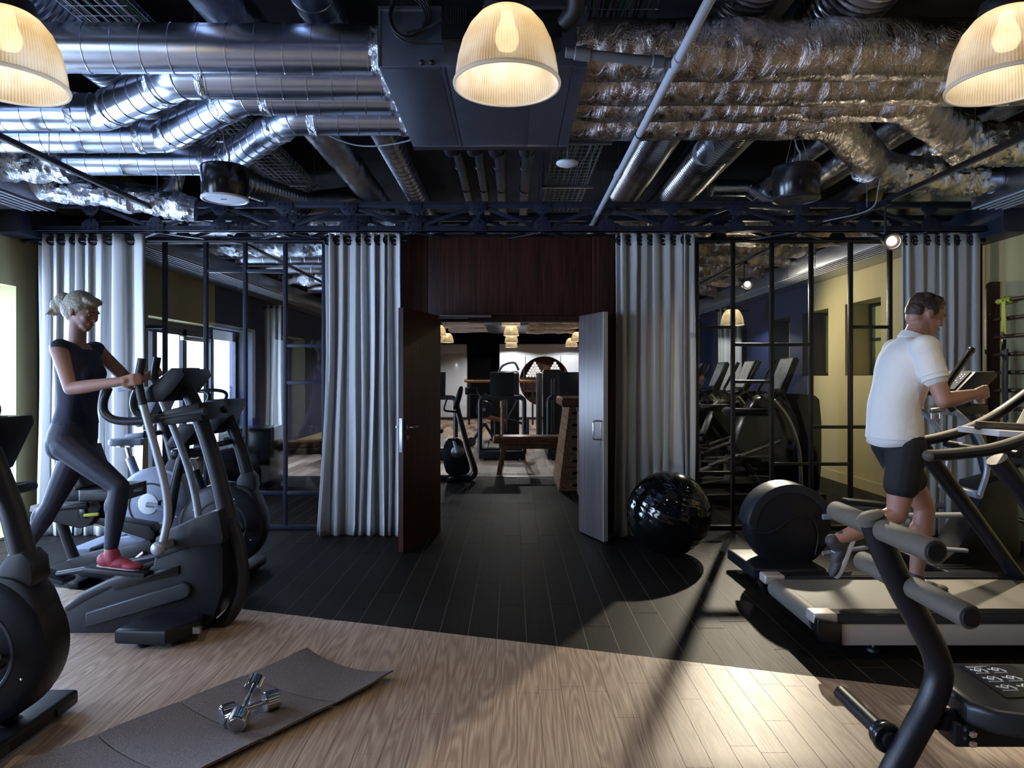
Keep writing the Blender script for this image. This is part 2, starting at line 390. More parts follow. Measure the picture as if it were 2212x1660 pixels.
def spline(pts, n=8):
    """Catmull-Rom through the points"""
    pts = [Vector(p) for p in pts]; P_ = [2*pts[0]-pts[1]]+pts+[2*pts[-1]-pts[-2]]; out = []
    for i in range(1, len(P_)-2):
        a, b, c, d = P_[i-1:i+3]
        for k in range(n):
            t = k/n; out.append(.5*((2*b)+(c-a)*t+(2*a-5*b+4*c-d)*t*t+(3*b-a-3*c+d)*t**3))
    out.append(pts[-1]); return out
def fillet(pts, r, n=8):
    pts = [Vector(p) for p in pts]; out = [pts[0]]
    for i in range(1, len(pts)-1):
        a, b, c = pts[i-1], pts[i], pts[i+1]; u = (a-b).normalized(); v = (c-b).normalized()
        ang = u.angle(v); t = min(r/math.tan(ang/2), (a-b).length*.48, (c-b).length*.48)
        p0, p2 = b+u*t, b+v*t
        for k in range(n+1):
            s = k/n; out.append(p0*(1-s)**2+b*2*s*(1-s)+p2*s*s)
    out.append(pts[-1]); return out
def resample(pts, step):
    pts = [Vector(p) for p in pts]; out = [pts[0].copy()]; acc = 0
    for a, b in zip(pts, pts[1:]):
        L = (b-a).length; d = step-acc
        while d <= L: out.append(a+(b-a)*(d/L)); d += step
        acc = (acc+L) % step
    if (out[-1]-pts[-1]).length > step*.2: out.append(pts[-1].copy())
    return out
# ============================================================ STRUCTURE
XL, XR, YF, YB, ZC, YP = -4.70, 4.68, -2.5, 26.0, 3.95, 6.75
BX0 = 3.88
def bound(x): return 3.88-.305*x      # the line where dark boards meet pale boards
floor = sthing('floor')
MB().box2((XL-.4, YF, -.12), (XR+.4, YB, -.0014)).build('subfloor', 'under', floor)
def clip(poly, keep_far):
    out = []
    def f(p): return (p[1]-bound(p[0]))*(1 if keep_far else -1)
    for i in range(len(poly)):
        a, b = poly[i], poly[(i+1) % len(poly)]; fa, fb = f(a), f(b)
        if fa >= 0: out.append(a)
        if (fa >= 0) != (fb >= 0):
            t = fa/(fa-fb); out.append((a[0]+(b[0]-a[0])*t, a[1]+(b[1]-a[1])*t))
    return out
def area2(p): return abs(sum(p[i][0]*p[(i+1) % len(p)][1]-p[(i+1) % len(p)][0]*p[i][1] for i in range(len(p))))/2
def add_plank(mb, poly, zt=0.0):
    bm = mb.bm; n = len(poly); ctr = (sum(p[0] for p in poly)/n, sum(p[1] for p in poly)/n)
    lo = [bm.verts.new((x, y, -.016)) for x, y in poly]; mid = [bm.verts.new((x, y, zt-.0014)) for x, y in poly]
    hi = []
    for x, y in poly:
        dx, dy = ctr[0]-x, ctr[1]-y; hi.append(bm.verts.new((x+math.copysign(min(abs(dx), G*1.1), dx), y+math.copysign(min(abs(dy), G*1.1), dy), zt)))
    bm.faces.new(hi)
    for i in range(n):
        j = (i+1) % n; bm.faces.new((lo[i], lo[j], mid[j], mid[i])); bm.faces.new((mid[i], mid[j], hi[j], hi[i]))
W = .17; G = .0014; WL = .108
rest_d, rest_l, rest_b = MB(), MB(), MB()
rnd = random.Random(3)
nd = nl = 0
for dark in (True, False):
  w_ = W if dark else WL; G = .0014 if dark else .0005
  for k in range(-46, 47):
        x0, x1 = -.087+w_*k+G, -.087+w_*(k+1)-G
        if x1 < XL+.02 or x0 > XR-.02: continue
        x0, x1 = max(x0, XL), min(x1, XR)
        L = 1.95 if dark else .78
        y = (YF if not dark else 2.0)-rnd.random()*L
        while y < (6.0 if not dark else 10.3):
            ya, yb = max(y+G, YF), min(y+L-G, 10.3); y += L
            if yb <= ya: continue
            poly = clip([(x0, ya), (x1, ya), (x1, yb), (x0, yb)], dark)
            if len(poly) < 3 or area2(poly) < .002: continue
            cx = sum(p[0] for p in poly)/len(poly); ym = max(p[1] for p in poly); yn = min(p[1] for p in poly)
            vis = abs(cx) < .80*ym+.15 and ym > 2.55
            if dark and vis and yn < 6.8 and nd < 290:
                mb = MB(); add_plank(mb, poly); mb.build('dark_plank', 'dark_plank', floor, flat=True); nd += 1
            elif dark: add_plank(rest_d, poly)
            elif vis and nl < 290:
                mb = MB(); add_plank(mb, poly); mb.build('pale_plank', 'light_plank', floor, flat=True); nl += 1
            else: add_plank(rest_l, poly)
for k in range(-28, 29):
    x0, x1 = max(XL, -.087+W*k+G), min(XR, -.087+W*(k+1)-G)
    if x1 <= x0: continue
    y = 10.3-rnd.random()*1.2
    while y < YB:
        ya, yb = max(y+G, 10.3+G), min(y+1.25-G, YB); y += 1.25
        if yb-ya > .01: add_plank(rest_b, [(x0, ya), (x1, ya), (x1, yb), (x0, yb)])
rest_d.build('dark_planks', 'dark_plank', floor, flat=True, kind='stuff')
rest_l.build('pale_planks', 'light_plank', floor, flat=True, kind='stuff')
rest_b.build('rear_pale_planks', 'light_plank', floor, flat=True, kind='stuff')
# metal strip where the boards change at the threshold
structure(MB().box2((XL, 10.27, -.001), (XR, 10.33, .004)).build('trim_1', 'steel'))

ceiling = structure(MB().box2((XL-.4, YF, ZC), (XR+.4, YB, ZC+.2)).build('ceiling', 'ceil'))
cb = MB()
for y in (1.0, 5.6, 10.2, 14.8, 19.4): cb.box2((XL, y, ZC-.16), (XR, y+.35, ZC+.01))
cb.build('ceiling_beam', 'ceil', ceiling)

def wall_side(name, xi, xo, y0, y1, holes, material):
    mb = MB(); ys = y0
    for a, b, z0, z1 in holes:
        (mb.box2((xi, ys, 0), (xo, a, ZC)) if a-ys > .001 else None); ys = b
        if z0 > 0: mb.box2((xi, a, 0), (xo, b, z0))
        mb.box2((xi, a, z1), (xo, b, ZC))
    if y1-ys > .001: mb.box2((xi, ys, 0), (xo, y1, ZC))
    return structure(mb.build(name, material, flat=True))
wall_side('wall_left', XL, XL-.42, YF, 10.8, [(-2.0, .2, .02, 2.36), (1.0, 3.1, .02, 2.36), (4.3, 6.47, .02, 2.36), (8.82, 10.8, .0, 2.30)], 'olive')
wall_side('wall_left_rear', XL, XL-.42, 10.8, YB, [(10.8, 12.36, .0, 2.30)], 'navy_wall')
wall_side('wall_right', XR, XR+.42, YF, 10.8, [(8.66, 9.59, 1.52, 2.52), (10.1, 10.8, 1.52, 2.52)], 'olive')
wall_side('wall_right_rear', XR, XR+.42, 10.8, YB, [(10.8, 11.0, 1.52, 2.52), (11.5, 12.45, 1.52, 2.52), (13.6, 14.5, 1.52, 2.52)], 'navy_wall')
structure(MB().box2((XL-.42, YF-.2, 0), (XR+.42, YF, ZC)).build('wall_front', 'navy_wall', flat=True))
structure(MB().box2((XL-.42, YB, 0), (XR+.42, YB+.2, ZC)).build('wall_back', 'navy_wall', flat=True))
for nm, x0, x1 in (('baseboard_left', XL, XL+.018), ('baseboard_right', XR-.018, XR)):
    mb = MB()
    for ya, yb in (((YF, -2.0), (.2, 1.0), (3.1, 4.3), (6.47, 8.8), (12.4, YB)) if x0 < 0 else ((YF, YB),)):
        if yb-ya > .05: mb.box2((x0, ya, 0), (x1, yb, .14))
    structure(mb.build(nm, 'olive', flat=True))
# window sets
def window(n, x, y0, y1, z0, z1, bars, pane='win_glass', zb=(), fr='navy_steel', wd=.05):
    t = sthing('window_%d' % n, (x, (y0+y1)/2, z0)); mb = MB()
    mb.box2((x-.03, y0, z0), (x+.03, y0+wd, z1)).box2((x-.03, y1-wd, z0), (x+.03, y1, z1))
    mb.box2((x-.03, y0, z0), (x+.03, y1, z0+wd)).box2((x-.03, y0, z1-wd), (x+.03, y1, z1)); mb.build('window_frame', fr, t)
    for y in bars: MB().box2((x-.03, y-wd*.7, z0), (x+.03, y+wd*.7, z1)).build('mullion', fr, t)
    for z in zb: MB().box2((x-.025, y0, z-.02), (x+.025, y1, z+.02)).build('glazing_bar', fr, t)
    ys = [y0]+list(bars)+[y1]
    for a, b in zip(ys, ys[1:]): MB().box2((x-.004, a+.03, z0+.03), (x+.004, b-.03, z1-.03)).build('pane', pane, t)
    return t
window(1, XL-.36, 4.3, 6.47, .02, 2.36, (5.4,))
window(2, XL-.36, 1.0, 3.1, .02, 2.36, (2.05,))
window(3, XL-.36, -2.0, .2, .02, 2.36, (-.9,))
window(4, XR+.36, 8.66, 9.59, 1.52, 2.52, (), 'pane_dull', (2.02,), 'black_steel', .045)
window(5, XR+.36, 10.1, 11.0, 1.52, 2.52, (), 'pane_dull', (), 'black_steel', .045)
window(6, XR+.36, 11.5, 12.45, 1.52, 2.52, (), 'pane_dull', (), 'black_steel', .045)
window(7, XR+.36, 13.6, 14.5, 1.52, 2.52, (), 'pane_dull', (), 'black_steel', .045)
d = window(8, XL-.30, 8.82, 12.36, .02, 2.22, (9.5, 10.37, 11.33), wd=.09); WORLD['door_1'] = WORLD[d.name].copy(); d.name = 'door_1'
MB().box2((XL-.26, 10.2, 2.05), (XL-.20, 11.1, 2.12), bev=.01).build('door_closer', 'steel', d)
MB().box2((XL-.30, 8.82, 2.22), (XL-.24, 12.36, 2.30)).build('head_rail', 'navy_steel', d)
structure(MB().box2((-30, -8, -.2), (XL-.42, 40, -.02)).build('ground_outside', 'outside'))

d4 = sthing('door_4', (-1.0, YB-2.0, 0)); MB().box2((-1.58, YB-1.4, 0), (-.44, YB-1.3, 2.9)).build('shade_panel', 'gap', d4)  # black panel put in for the darkness between the far cabinets
# ---- centre wood panel with the doorway
YD = 6.62
dw = sthing('wall_partition', (0, YD, 0))
for a, b, z0, z1 in ((-1.075, -.82, 2.10, 2.86), (-.814, .765, 2.10, 2.86), (.771, 1.005, 2.10, 2.86), (-1.075, -.735, 0, 2.094), (.68, 1.005, 0, 2.094)):
    MB().box2((a, YD, z0), (b, YD+.16, z1), bev=.002).build('wood_panel', 'veneer', dw)
MB().box2((-1.08, YD-.005, 2.86), (1.01, YD+.165, 2.885)).build('top_trim', 'black_steel', dw)
MB().box2((-.735, YD+.02, 2.04), (.68, YD+.14, 2.094)).build('door_head', 'veneer', dw)
for x in (-.735, .66): MB().box2((x, YD+.02, 0), (x+.02, YD+.14, 2.04)).build('door_jamb', 'veneer', dw)
mb = MB().box2((-.70, YD-.045, 2.075), (-.20, YD-.004, 2.10), bev=.004); mb.build('closer_track', 'steel', dw)
mb = MB().box2((-.745, YD-.10, 2.06), (-.42, YD-.085, 2.068), bev=.002); mb.build('closer_arm', 'steel', dw)
def leaf(n, hinge, free, z1, face_mat, edge_mat):
    h, f = Vector((*hinge, 0)), Vector((*free, 0)); dirv = (f-h).normalized(); nrm = Vector((-dirv.y, dirv.x, 0)); th = .045
    t = sthing('door_%d' % n, h)
    def slab(a, b, z0, z_, thick, name, mt, off=0, bev=.002):
        p = [h+dirv*a+nrm*(off-thick/2), h+dirv*b+nrm*(off-thick/2), h+dirv*b+nrm*(off+thick/2), h+dirv*a+nrm*(off+thick/2)]
        mb = MB().prism([(v.x, v.y, (z0+z_)/2) for v in p], (0, 0, z_-z0), bev); return mb.build(name, mt, t)
    L = (f-h).length
    slab(0, L-.012, .012, z1, th, 'leaf', face_mat)
    slab(L-.012, L, .012, z1, th, 'edge_strip', edge_mat)
    return t, h, dirv, nrm, L, slab
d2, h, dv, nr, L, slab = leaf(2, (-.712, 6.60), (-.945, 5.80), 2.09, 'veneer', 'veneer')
slab(L-.001, L+.003, .86, 1.15, .026, 'lock_plate', 'steel')
hp = h+dv*(L-.07)
for s in (-1, 1):
    a = hp+nr*(s*.022)+Vector((0, 0, 1.07)); b2 = a+nr*(s*.05); hm = MB().lathe([(0, 0), (.026, 0), (.026, .008), (0, .008)], a, nr*s).rod(a, b2, .009).rod(b2, b2-dv*.12, .009)
    hm.build('lever_handle', 'chrome', d2)
    MB().lathe([(0, 0), (.022, 0), (.022, .01), (0, .01)], a-Vector((0, 0, .09)), nr*s).build('key_rose', 'steel', d2)
MB().box(h+dv*(L-.16)-nr*.035+Vector((0, 0, 1.22)), (.03, .11, .16), bev=.02).build('wall_stop', 'rubber', d2)
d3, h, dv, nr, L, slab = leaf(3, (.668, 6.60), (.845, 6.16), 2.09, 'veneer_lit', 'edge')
slab(L-.05, L-.045, .86, 1.13, .05, 'strike_plate', 'brass', off=-.0)
for s in (1,):
    a = h+dv*(L-.09)+nr*(.024)
    pth = [a+Vector((0, 0, .93)), a+nr*.05+Vector((0, 0, .93)), a+nr*.05+Vector((0, 0, 1.10)), a+Vector((0, 0, 1.10))]
    if (a+nr).x > a.x: pth = [Vector(p)-nr*(.048) for p in pth]; pth = [h+dv*(L-.09)-nr*.024+Vector((0, 0, z)) for z in (.93,)]+[h+dv*(L-.09)-nr*.075+Vector((0, 0, z)) for z in (.93, 1.10)]+[h+dv*(L-.09)-nr*.024+Vector((0, 0, 1.10))]
    MB().tube(fillet(pth, .02, 5), .008, 10).build('pull_handle', 'chrome', d3)

# ---- glazed partitions
def glazing(label, xs, trans, z1=2.86, solid='navy_steel'):
    t = thing('glazed_partition', label, 'glass partition', ((xs[0]+xs[-1])/2, YP, 0)); w_, dp = .034, .05
    for x in xs: MB().box2((x-w_/2, YP-dp/2, 0), (x+w_/2, YP+dp/2, z1), bev=.003).build('mullion', solid, t)
    MB().box2((xs[0]-.02, YP-dp/2, z1-.02), (xs[-1]+.02, YP+dp/2, z1+.02), bev=.003).build('head_rail', solid, t)
    MB().box2((xs[0]-.02, YP-dp/2-.004, 0), (xs[-1]+.02, YP+dp/2+.004, .035), bev=.003).build('sill_rail', solid, t)
    for i, (a, b) in enumerate(zip(xs, xs[1:])):
        zs = sorted([.035]+list(trans.get(i, ()))+[z1-.02])
        for z in zs[1:-1]: MB().box2((a+w_/2, YP-dp/2+.004, z-.016), (b-w_/2, YP+dp/2-.004, z+.016), bev=.003).build('transom', solid, t)
        for z0, zz in zip(zs, zs[1:]): MB().box2((a+w_/2, YP-.004, z0), (b-w_/2, YP+.004, zz)).build('pane', 'glass', t)
    return t
glazing('navy framed glazed partition left of the doorway', [-4.66, -4.22, -3.82, -3.43, -3.025, -2.636, -2.24, -1.858, -1.46, -1.10],
        {0: (1.2,), 1: (2.2, .8), 2: (1.994,), 4: (2.55,), 5: (2.55, .356), 6: (1.81, 1.445, .356), 7: (1.0,), 8: (1.9,)})
glazing('black framed glazed partition right of the doorway', [1.03, 1.43, 1.826, 2.183, 2.567, 2.956, 3.345, 3.734, 4.12, 4.62],
        {0: (1.9,), 1: (.9,), 2: (1.994, .553), 3: (1.82, 1.454), 4: (1.82, .64), 5: (1.006, .64), 6: (1.994, 1.006), 7: (1.3,), 8: (1.8,)}, solid='black_steel')

# ---- bolted lattice truss over the partition
def truss(Y, label):
    t = thing('lattice_truss', label, 'roof truss', (0, Y, 2.86)); zt, zb = 3.10, 2.88; x0, dx = -3.905, .598
    for z, nm in ((zt, 'top_chord'), (zb, 'bottom_chord')):
        MB().box2((-4.45, Y-.03, z-.024), (4.42, Y+.03, z+.024), bev=.003).build(nm, 'navy_steel', t)
        MB().box2((-4.45, Y-.05, z+(.018 if z > 3 else -.024)), (4.42, Y+.05, z+(.024 if z > 3 else -.018))).build('flange', 'navy_steel', t)
    for k in range(0, 14):
        x = x0+dx*k
        MB().box2((x-.018, Y-.02, zb), (x+.018, Y+.02, zt)).build('vertical_strut', 'navy_steel', t)
        for z, sg in ((zt, 1), (zb, -1)):
            big = (k % 2 == 0) == (z == zt)
            w_, h_ = .08, (.115 if big else .10)
            pts = [(x-w_, Y-.036, z+sg*.028), (x+w_, Y-.036, z+sg*.028), (x+w_, Y-.036, z-sg*.045), (x+w_*.45, Y-.036, z-sg*h_*.85), (x-w_*.45, Y-.036, z-sg*h_*.85), (x-w_, Y-.036, z-sg*.045)]
            g = MB().prism(pts, (0, .010, 0), .001).build('gusset_plate', 'navy_steel', t)
            bb = MB()
            for i in (-1, 0, 1): bb.lathe([(0, .008), (.008, .008), (.010, 0)], (x+i*.045, Y-.041, z), (0, -1, 0), 6)
            for i in ((-1, 0, 1) if big else (0,)): bb.lathe([(0, .008), (.008, .008), (.010, 0)], (x+i*.040, Y-.041, z-sg*(.058 if i == 0 else .048)), (0, -1, 0), 6)
            bb.build('bolts', 'navy_steel', g, kind='stuff')
        if k < 13:
            za, zc = (zt, zb) if k % 2 == 0 else (zb, zt)
            a, b = Vector((x, Y, za)), Vector((x+dx, Y, zc)); dd = b-a
            rot = Matrix.Rotation(-math.atan2(dd.z, dd.x), 3, 'Y')
            MB().box((a+b)/2, (dd.length, .03, .032), rot, .002).build('diagonal', 'navy_steel', t)
    for k in (3, 8, 12):
        x = x0+dx*k-.3
        for z in (zt, zb): 
            g = MB().box((x, Y-.034, z), (.26, .008, .05)).build('splice_plate', 'navy_steel', t); bb = MB()
            for i in range(4): bb.lathe([(0, .008), (.008, .008), (.010, 0)], (x-.095+i*.063, Y-.038, z), (0, -1, 0), 6)
            bb.build('bolts', 'navy_steel', g, kind='stuff')
    return t
truss(6.36, 'front navy bolted lattice truss above the curtains')
truss(6.90, 'rear navy lattice truss just behind the glazed partition')
lc = thing('lacing_frame', 'flat navy lacing bars joining the undersides of both trusses', 'bracing', (0, 6.6, 2.84))
for k in range(13):
    x = -3.905+.598*k; a, b = (6.36, 6.90) if k % 2 else (6.90, 6.36)
    dd = Vector((.598, b-a, 0)); rot = Matrix.Rotation(math.atan2(dd.y, dd.x), 3, 'Z')
    MB().box((x+.299, 6.63, 2.846), (dd.length, .04, .008), rot).build('lacing_bar', 'navy_steel', lc)
for x, lb in ((-4.56, 'dark boxed beam end carrying the trusses at the left wall'), (4.54, 'dark boxed beam end carrying the trusses at the right wall')):
    t = tag(MB().box((x, 6.6, 2.96), (.26, .95, .31), bev=.004).build('beam_end', 'navy_steel', None, (x, 6.6, 2.8)), lb, 'beam')

# ---- curtains
def curtain(label, x0, x1, Y, nf, z0=.004, z1=2.845, amp=.045, flare=0.0, seed=0, rings=True, zr=2.79, axis='x', group='curtains along the partition'):
    rr = random.Random(seed); t = thing('curtain', label, 'curtain', (((x0+x1)/2, Y, 0) if axis == 'x' else (Y, (x0+x1)/2, 0)), group)
    ws = [rr.uniform(.5, 1.6) for _ in range(nf)]; S = sum(ws); cuts = [0]
    for q in ws: cuts.append(cuts[-1]+q/S)
    amps = [rr.uniform(.55, 1.3) for _ in range(nf+1)]; ph = [rr.uniform(-.35, .35) for _ in range(nf+1)]
    mb = MB(); nz = 26; per = 16; grid = []
    for j in range(nz+1):
        v = j/nz; z = z0+(z1-z0)*(1-v); row = []
        for i in range(nf*per+1):
            f, q = divmod(i, per); q /= per
            if f == nf: f, q = nf-1, 1.0
            u = cuts[f]+(cuts[f+1]-cuts[f])*q
            a = amps[f]*(1-q)+amps[min(f+1, nf)]*q
            p_ = ph[f]*(1-q)+ph[min(f+1, nf)]*q
            low = max(0, v-.1)
            tq = 2*PI*(q+p_*low*.5); s = math.sin(tq+.75*math.sin(tq)*(1 if f % 3 else -.6))
            dy = amp*a*s*(.75+.35*v)+.012*math.sin(5*v+f)*v
            dx = .018*math.sin(5*v+f*1.7)*v+flare*(u-1.0)*max(0, v-.25)**2
            bend = .55*(cuts[f+1]-cuts[f])*(x1-x0)*math.sin(4*PI*q)*.25
            xx = x0+(x1-x0)*u+dx-bend
            zz = z + (.012*abs(math.sin(PI*q)) if j == 0 else 0)
            row.append(mb.bm.verts.new((xx, Y+dy, zz) if axis == 'x' else (Y+dy, xx, zz)))
        grid.append(row)
    for j in range(nz):
        for i in range(nf*per): mb.bm.faces.new((grid[j][i], grid[j][i+1], grid[j+1][i+1], grid[j+1][i]))
    c = mb.build('cloth', 'curtain', t, angle=80); sm = c.modifiers.new('s', 'SOLIDIFY'); sm.thickness = .003
    if rings:
        for f in range(nf):
            for q in (.25,):
                u = cuts[f]+(cuts[f+1]-cuts[f])*q
                xg = x0+(x1-x0)*u+.012; n = 20
                dirr = Vector((.45, -.89, 0)) if axis == 'x' else Vector((.83, .55, 0))
                c0 = Vector((xg, Y-.018, zr)) if axis == 'x' else Vector((Y, xg, zr))
                MB().lathe([(.030, -.005), (.046, -.005), (.048, 0), (.046, .005), (.030, .005), (.028, 0)], c0, dirr, 18, closed=True).build('grommet', 'black_steel', t)
    return t
curtain('long white curtain hanging at the far left of the partition', XL+.22, -3.47, 6.46, 8, seed=4)
curtain('long white curtain left of the doorway, flared at its hem', -1.765, -1.055, 6.46, 8, seed=11, flare=.12)
curtain('long off white curtain right of the doorway, behind the ball', .985, 1.72, 6.46, 8, seed=5)
curtain('long off white curtain at the far right of the partition', 3.70, 4.42, 6.46, 7, seed=21)
for a, b, lb in ((-4.62, -1.78, 'black curtain rod running over the left glazing'), (-1.80, -1.0, 'short black curtain rod left of the doorway'),
                 (.96, 1.78, 'short black curtain rod right of the doorway'), (1.80, 4.46, 'black curtain rod running over the right glazing')):
    t = thing('curtain_rod', lb, 'curtain rod', ((a+b)/2, 6.46, 2.79))
    MB().rod((a, 6.46, 2.79), (b, 6.46, 2.79), .014).build('rod', 'black_steel', t)
    for x in (a, b):
        MB().lathe([(0, -.012), (.022, -.012), (.024, 0), (.022, .012), (0, .012)], (x, 6.46, 2.79), (1, 0, 0), 16).build('finial', 'black_steel', t)
    for x in (a+.15, b-.15): MB().rod((x, 6.46, 2.79), (x, 6.70, 2.80), .008, 8).build('bracket', 'black_steel', t)
# ============================================================ CEILING SERVICES
def ring_at(mb, c, t, r, rr=.004, tilt=0.0, seg=28):
    t = Vector(t).normalized(); ref = Vector((0, 0, 1)) if abs(t.z) < .9 else Vector((1, 0, 0))
    n = t.cross(ref).normalized(); b = n.cross(t)
    pts = []
    for k in range(seg):
        a = 2*PI*k/seg; pts.append(Vector(c)+(n*math.cos(a)+b*math.sin(a))*r+t*(tilt*r*math.cos(a)))
    mb.tube(pts, rr, 5, closed=True)
def nz(p, s, seed=0): return noise.noise(Vector((p[0]*s+seed*7.3, p[1]*s+seed*3.1, p[2]*s)))
def spiral_duct(label, pts, r, pitch=.14, bend=.2, material='galv', tapes=(), rings=True, group=None, cat='air duct', seg=28):
    t = thing('spiral_duct', label, cat, pts[0], group)
    path = fillet(pts, bend, 8); MB().tube(path, r, seg).build('duct_wall', material, t)
    if rings:
        mb = MB(); q = resample(path, pitch)
        for a, b in zip(q, q[1:]): ring_at(mb, a, b-a, r+.001, .0035, .18, seg)
        mb.build('spiral_seams', material, t, kind='stuff')
    for i in tapes:                                      # crumpled foil bands where the elbows are joined
        p = Vector(i[0]); d = Vector(i[1]).normalized(); foil_tube(MB(), [p-d*.024, p-d*.014, p, d*.014+p, p+d*.024], r+.003, 32, .012, 26, 3).build('tape_band', 'foil_tape', t)
    return t
def foil_tube(mb, pts, r, seg=36, amp=.01, freq=6, seed=0, long=.0):
    pts = [Vector(p) for p in pts]; n = len(pts); bm = mb.bm
    rs = r if isinstance(r, (list, tuple)) else [r]*n; N = None; rings = []
    for i in range(n):
        T = (pts[min(i+1, n-1)]-pts[max(i-1, 0)]).normalized()
        if N is None:
            ref = Vector((0, 0, 1)) if abs(T.z) < .9 else Vector((1, 0, 0)); N = ref-T*ref.dot(T)
        N = (N-T*N.dot(T)).normalized(); B = T.cross(N); row = []
        for k in range(seg):
            a = 2*PI*k/seg; d = N*math.cos(a)+B*math.sin(a); p = pts[i]+d*rs[i]
            dv = nz(p, freq, seed)+.5*abs(nz(p, freq*2.3, seed+1))+.35*nz(p, freq*5, seed+2)
            row.append(bm.verts.new(p+d*amp*dv+T*(amp*.7*nz(p, freq*2, seed+5) if 0 < i < n-1 else 0)))
        rings.append(row)
    for a, c in zip(rings, rings[1:]):
        for k in range(seg): bm.faces.new((a[k], a[(k+1) % seg], c[(k+1) % seg], c[k]))
    bm.faces.new(rings[0][::-1]); bm.faces.new(rings[-1]); return mb
def foil_duct(label, pts, r, bend=.15, amp=.012, freq=5, seed=0, material='foil', step=.03, group=None, seg=40, crump=None):
    t = thing('foil_duct', label, 'insulated duct', pts[0], group); path = resample(fillet(pts, bend, 8), step)
    foil_tube(MB(), path, r, seg, amp, freq, seed).build('foil_jacket', material, t, angle=28)
    return t
def flex_duct(label, pts, r, pitch=.034, material='flex', bend=.3, group=None, amp=.008, seg=30):
    t = thing('flexible_duct', label, 'flexible duct', pts[0], group); path = resample(fillet(pts, bend, 8), pitch/4)
    rs = [r+amp*(.5+.5*math.sin(2*PI*i/4+.4)) for i in range(len(path))]
    MB().tube(path, rs, seg).build('corrugated_hose', material, t, angle=80)
    return t
DZ = 3.2
def hz(x, Y, z=DZ): return (x, Y, z)
# four galvanised runs leaving the left of the unit
spiral_duct('thick galvanised spiral duct nearest the camera, running straight to the left', [hz(-.60, 3.55), hz(-4.69, 3.55, DZ+.03)], .122, .145, tapes=[(hz(-.70, 3.55), (1, 0, 0))])
def jog(label, Ya, xa, Yb, xb, r, tail_x, p):
    a, b = Vector(hz(xa, Ya)), Vector(hz(xb, Yb)); d = (b-a).normalized()
    return spiral_duct(label, [hz(-.60, Ya), a, b, hz(tail_x, Yb)], r, p, bend=.16, tapes=[(hz(-.70, Ya), (1, 0, 0)), (a+Vector((.16, 0, 0)), (1, 0, 0)), (a+d*.15, d), (b-d*.15, d), (b-Vector((.17, 0, 0)), (1, 0, 0))])
jog('galvanised spiral duct that jogs back behind the left lamp', 3.88, -1.90, 4.38, -2.62, .115, -4.69, .14)
jog('galvanised spiral duct whose elbow sits in the middle of the three', 4.12, -1.64, 4.82, -2.44, .112, -4.69, .14)
jog('galvanised spiral duct with the elbow just above the left loudspeaker', 4.48, -1.46, 5.37, -2.24, .110, -3.55, .135)
foil_duct('crumpled bright foil duct at the upper left, ending over the left diffuser', [(-3.5, 5.37, 3.2), (-4.1, 5.37, 3.19), (-4.68, 5.1, 3.16)], .145, .2, .05, 7, 3, 'foil_tape', .02)
foil_duct('crumpled foil sleeve sagging behind the left lighting rail', [(-4.3, 5.75, 3.12), (-3.6, 5.8, 3.08), (-3.15, 5.95, 3.02), (-2.8, 6.05, 2.99)], .105, .3, .035, 8, 9, 'foil_tape', .02)
spiral_duct('small galvanised elbow duct hooking down beside the left rail', [(-3.9, 6.1, 3.22), (-3.3, 6.1, 3.14), (-3.05, 6.1, 3.12), (-2.98, 6.1, 3.5)], .085, .12, .14)
flex_duct('dull flexible duct sagging behind the left rail', [(-2.85, 6.2, 3.5), (-2.5, 6.3, 3.30), (-2.1, 6.9, 3.25), (-1.8, 7.6, 3.5)], .11, material='dark_flex')
# four foil wrapped runs leaving the right of the unit
foil_duct('fattest foil wrapped duct, nearest the camera on the right', [hz(.32, 3.55), hz(4.66, 3.55)], .150, amp=.010, freq=5, seed=1)
foil_duct('foil wrapped duct second from the front on the right', [hz(.32, 3.90), hz(4.66, 3.90)], .140, amp=.010, freq=5, seed=2)
t = foil_duct('foil wrapped duct third from the front, bending away at the upper right', [hz(.32, 4.15), hz(2.42, 4.15), hz(3.12, 4.85, 3.22)], .138, .12, .013, 5, 3)
foil_duct('crumpled foil duct continuing from the third run to the right wall', [hz(3.05, 4.78, 3.22), hz(3.35, 5.0, 3.2), hz(4.52, 5.0, 3.22)], .145, .2, .034, 9, 4, 'foil_loose', .016)
t = foil_duct('foil wrapped duct rearmost on the right, bending down past the right loudspeaker', [hz(.32, 4.48), hz(2.10, 4.48), hz(2.92, 5.50, 3.21)], .138, .12, .012, 5, 5)
foil_duct('crumpled foil duct continuing from the rearmost run to the right diffuser', [hz(2.84, 5.42, 3.20), hz(3.1, 5.6, 3.17), hz(3.85, 5.62, 3.13)], .145, .2, .034, 9, 6, 'foil_loose', .016)
spiral_duct('short galvanised spiral stub feeding the right diffuser', [(3.75, 5.65, 3.14), (4.25, 5.65, 3.14)], .115, .11)
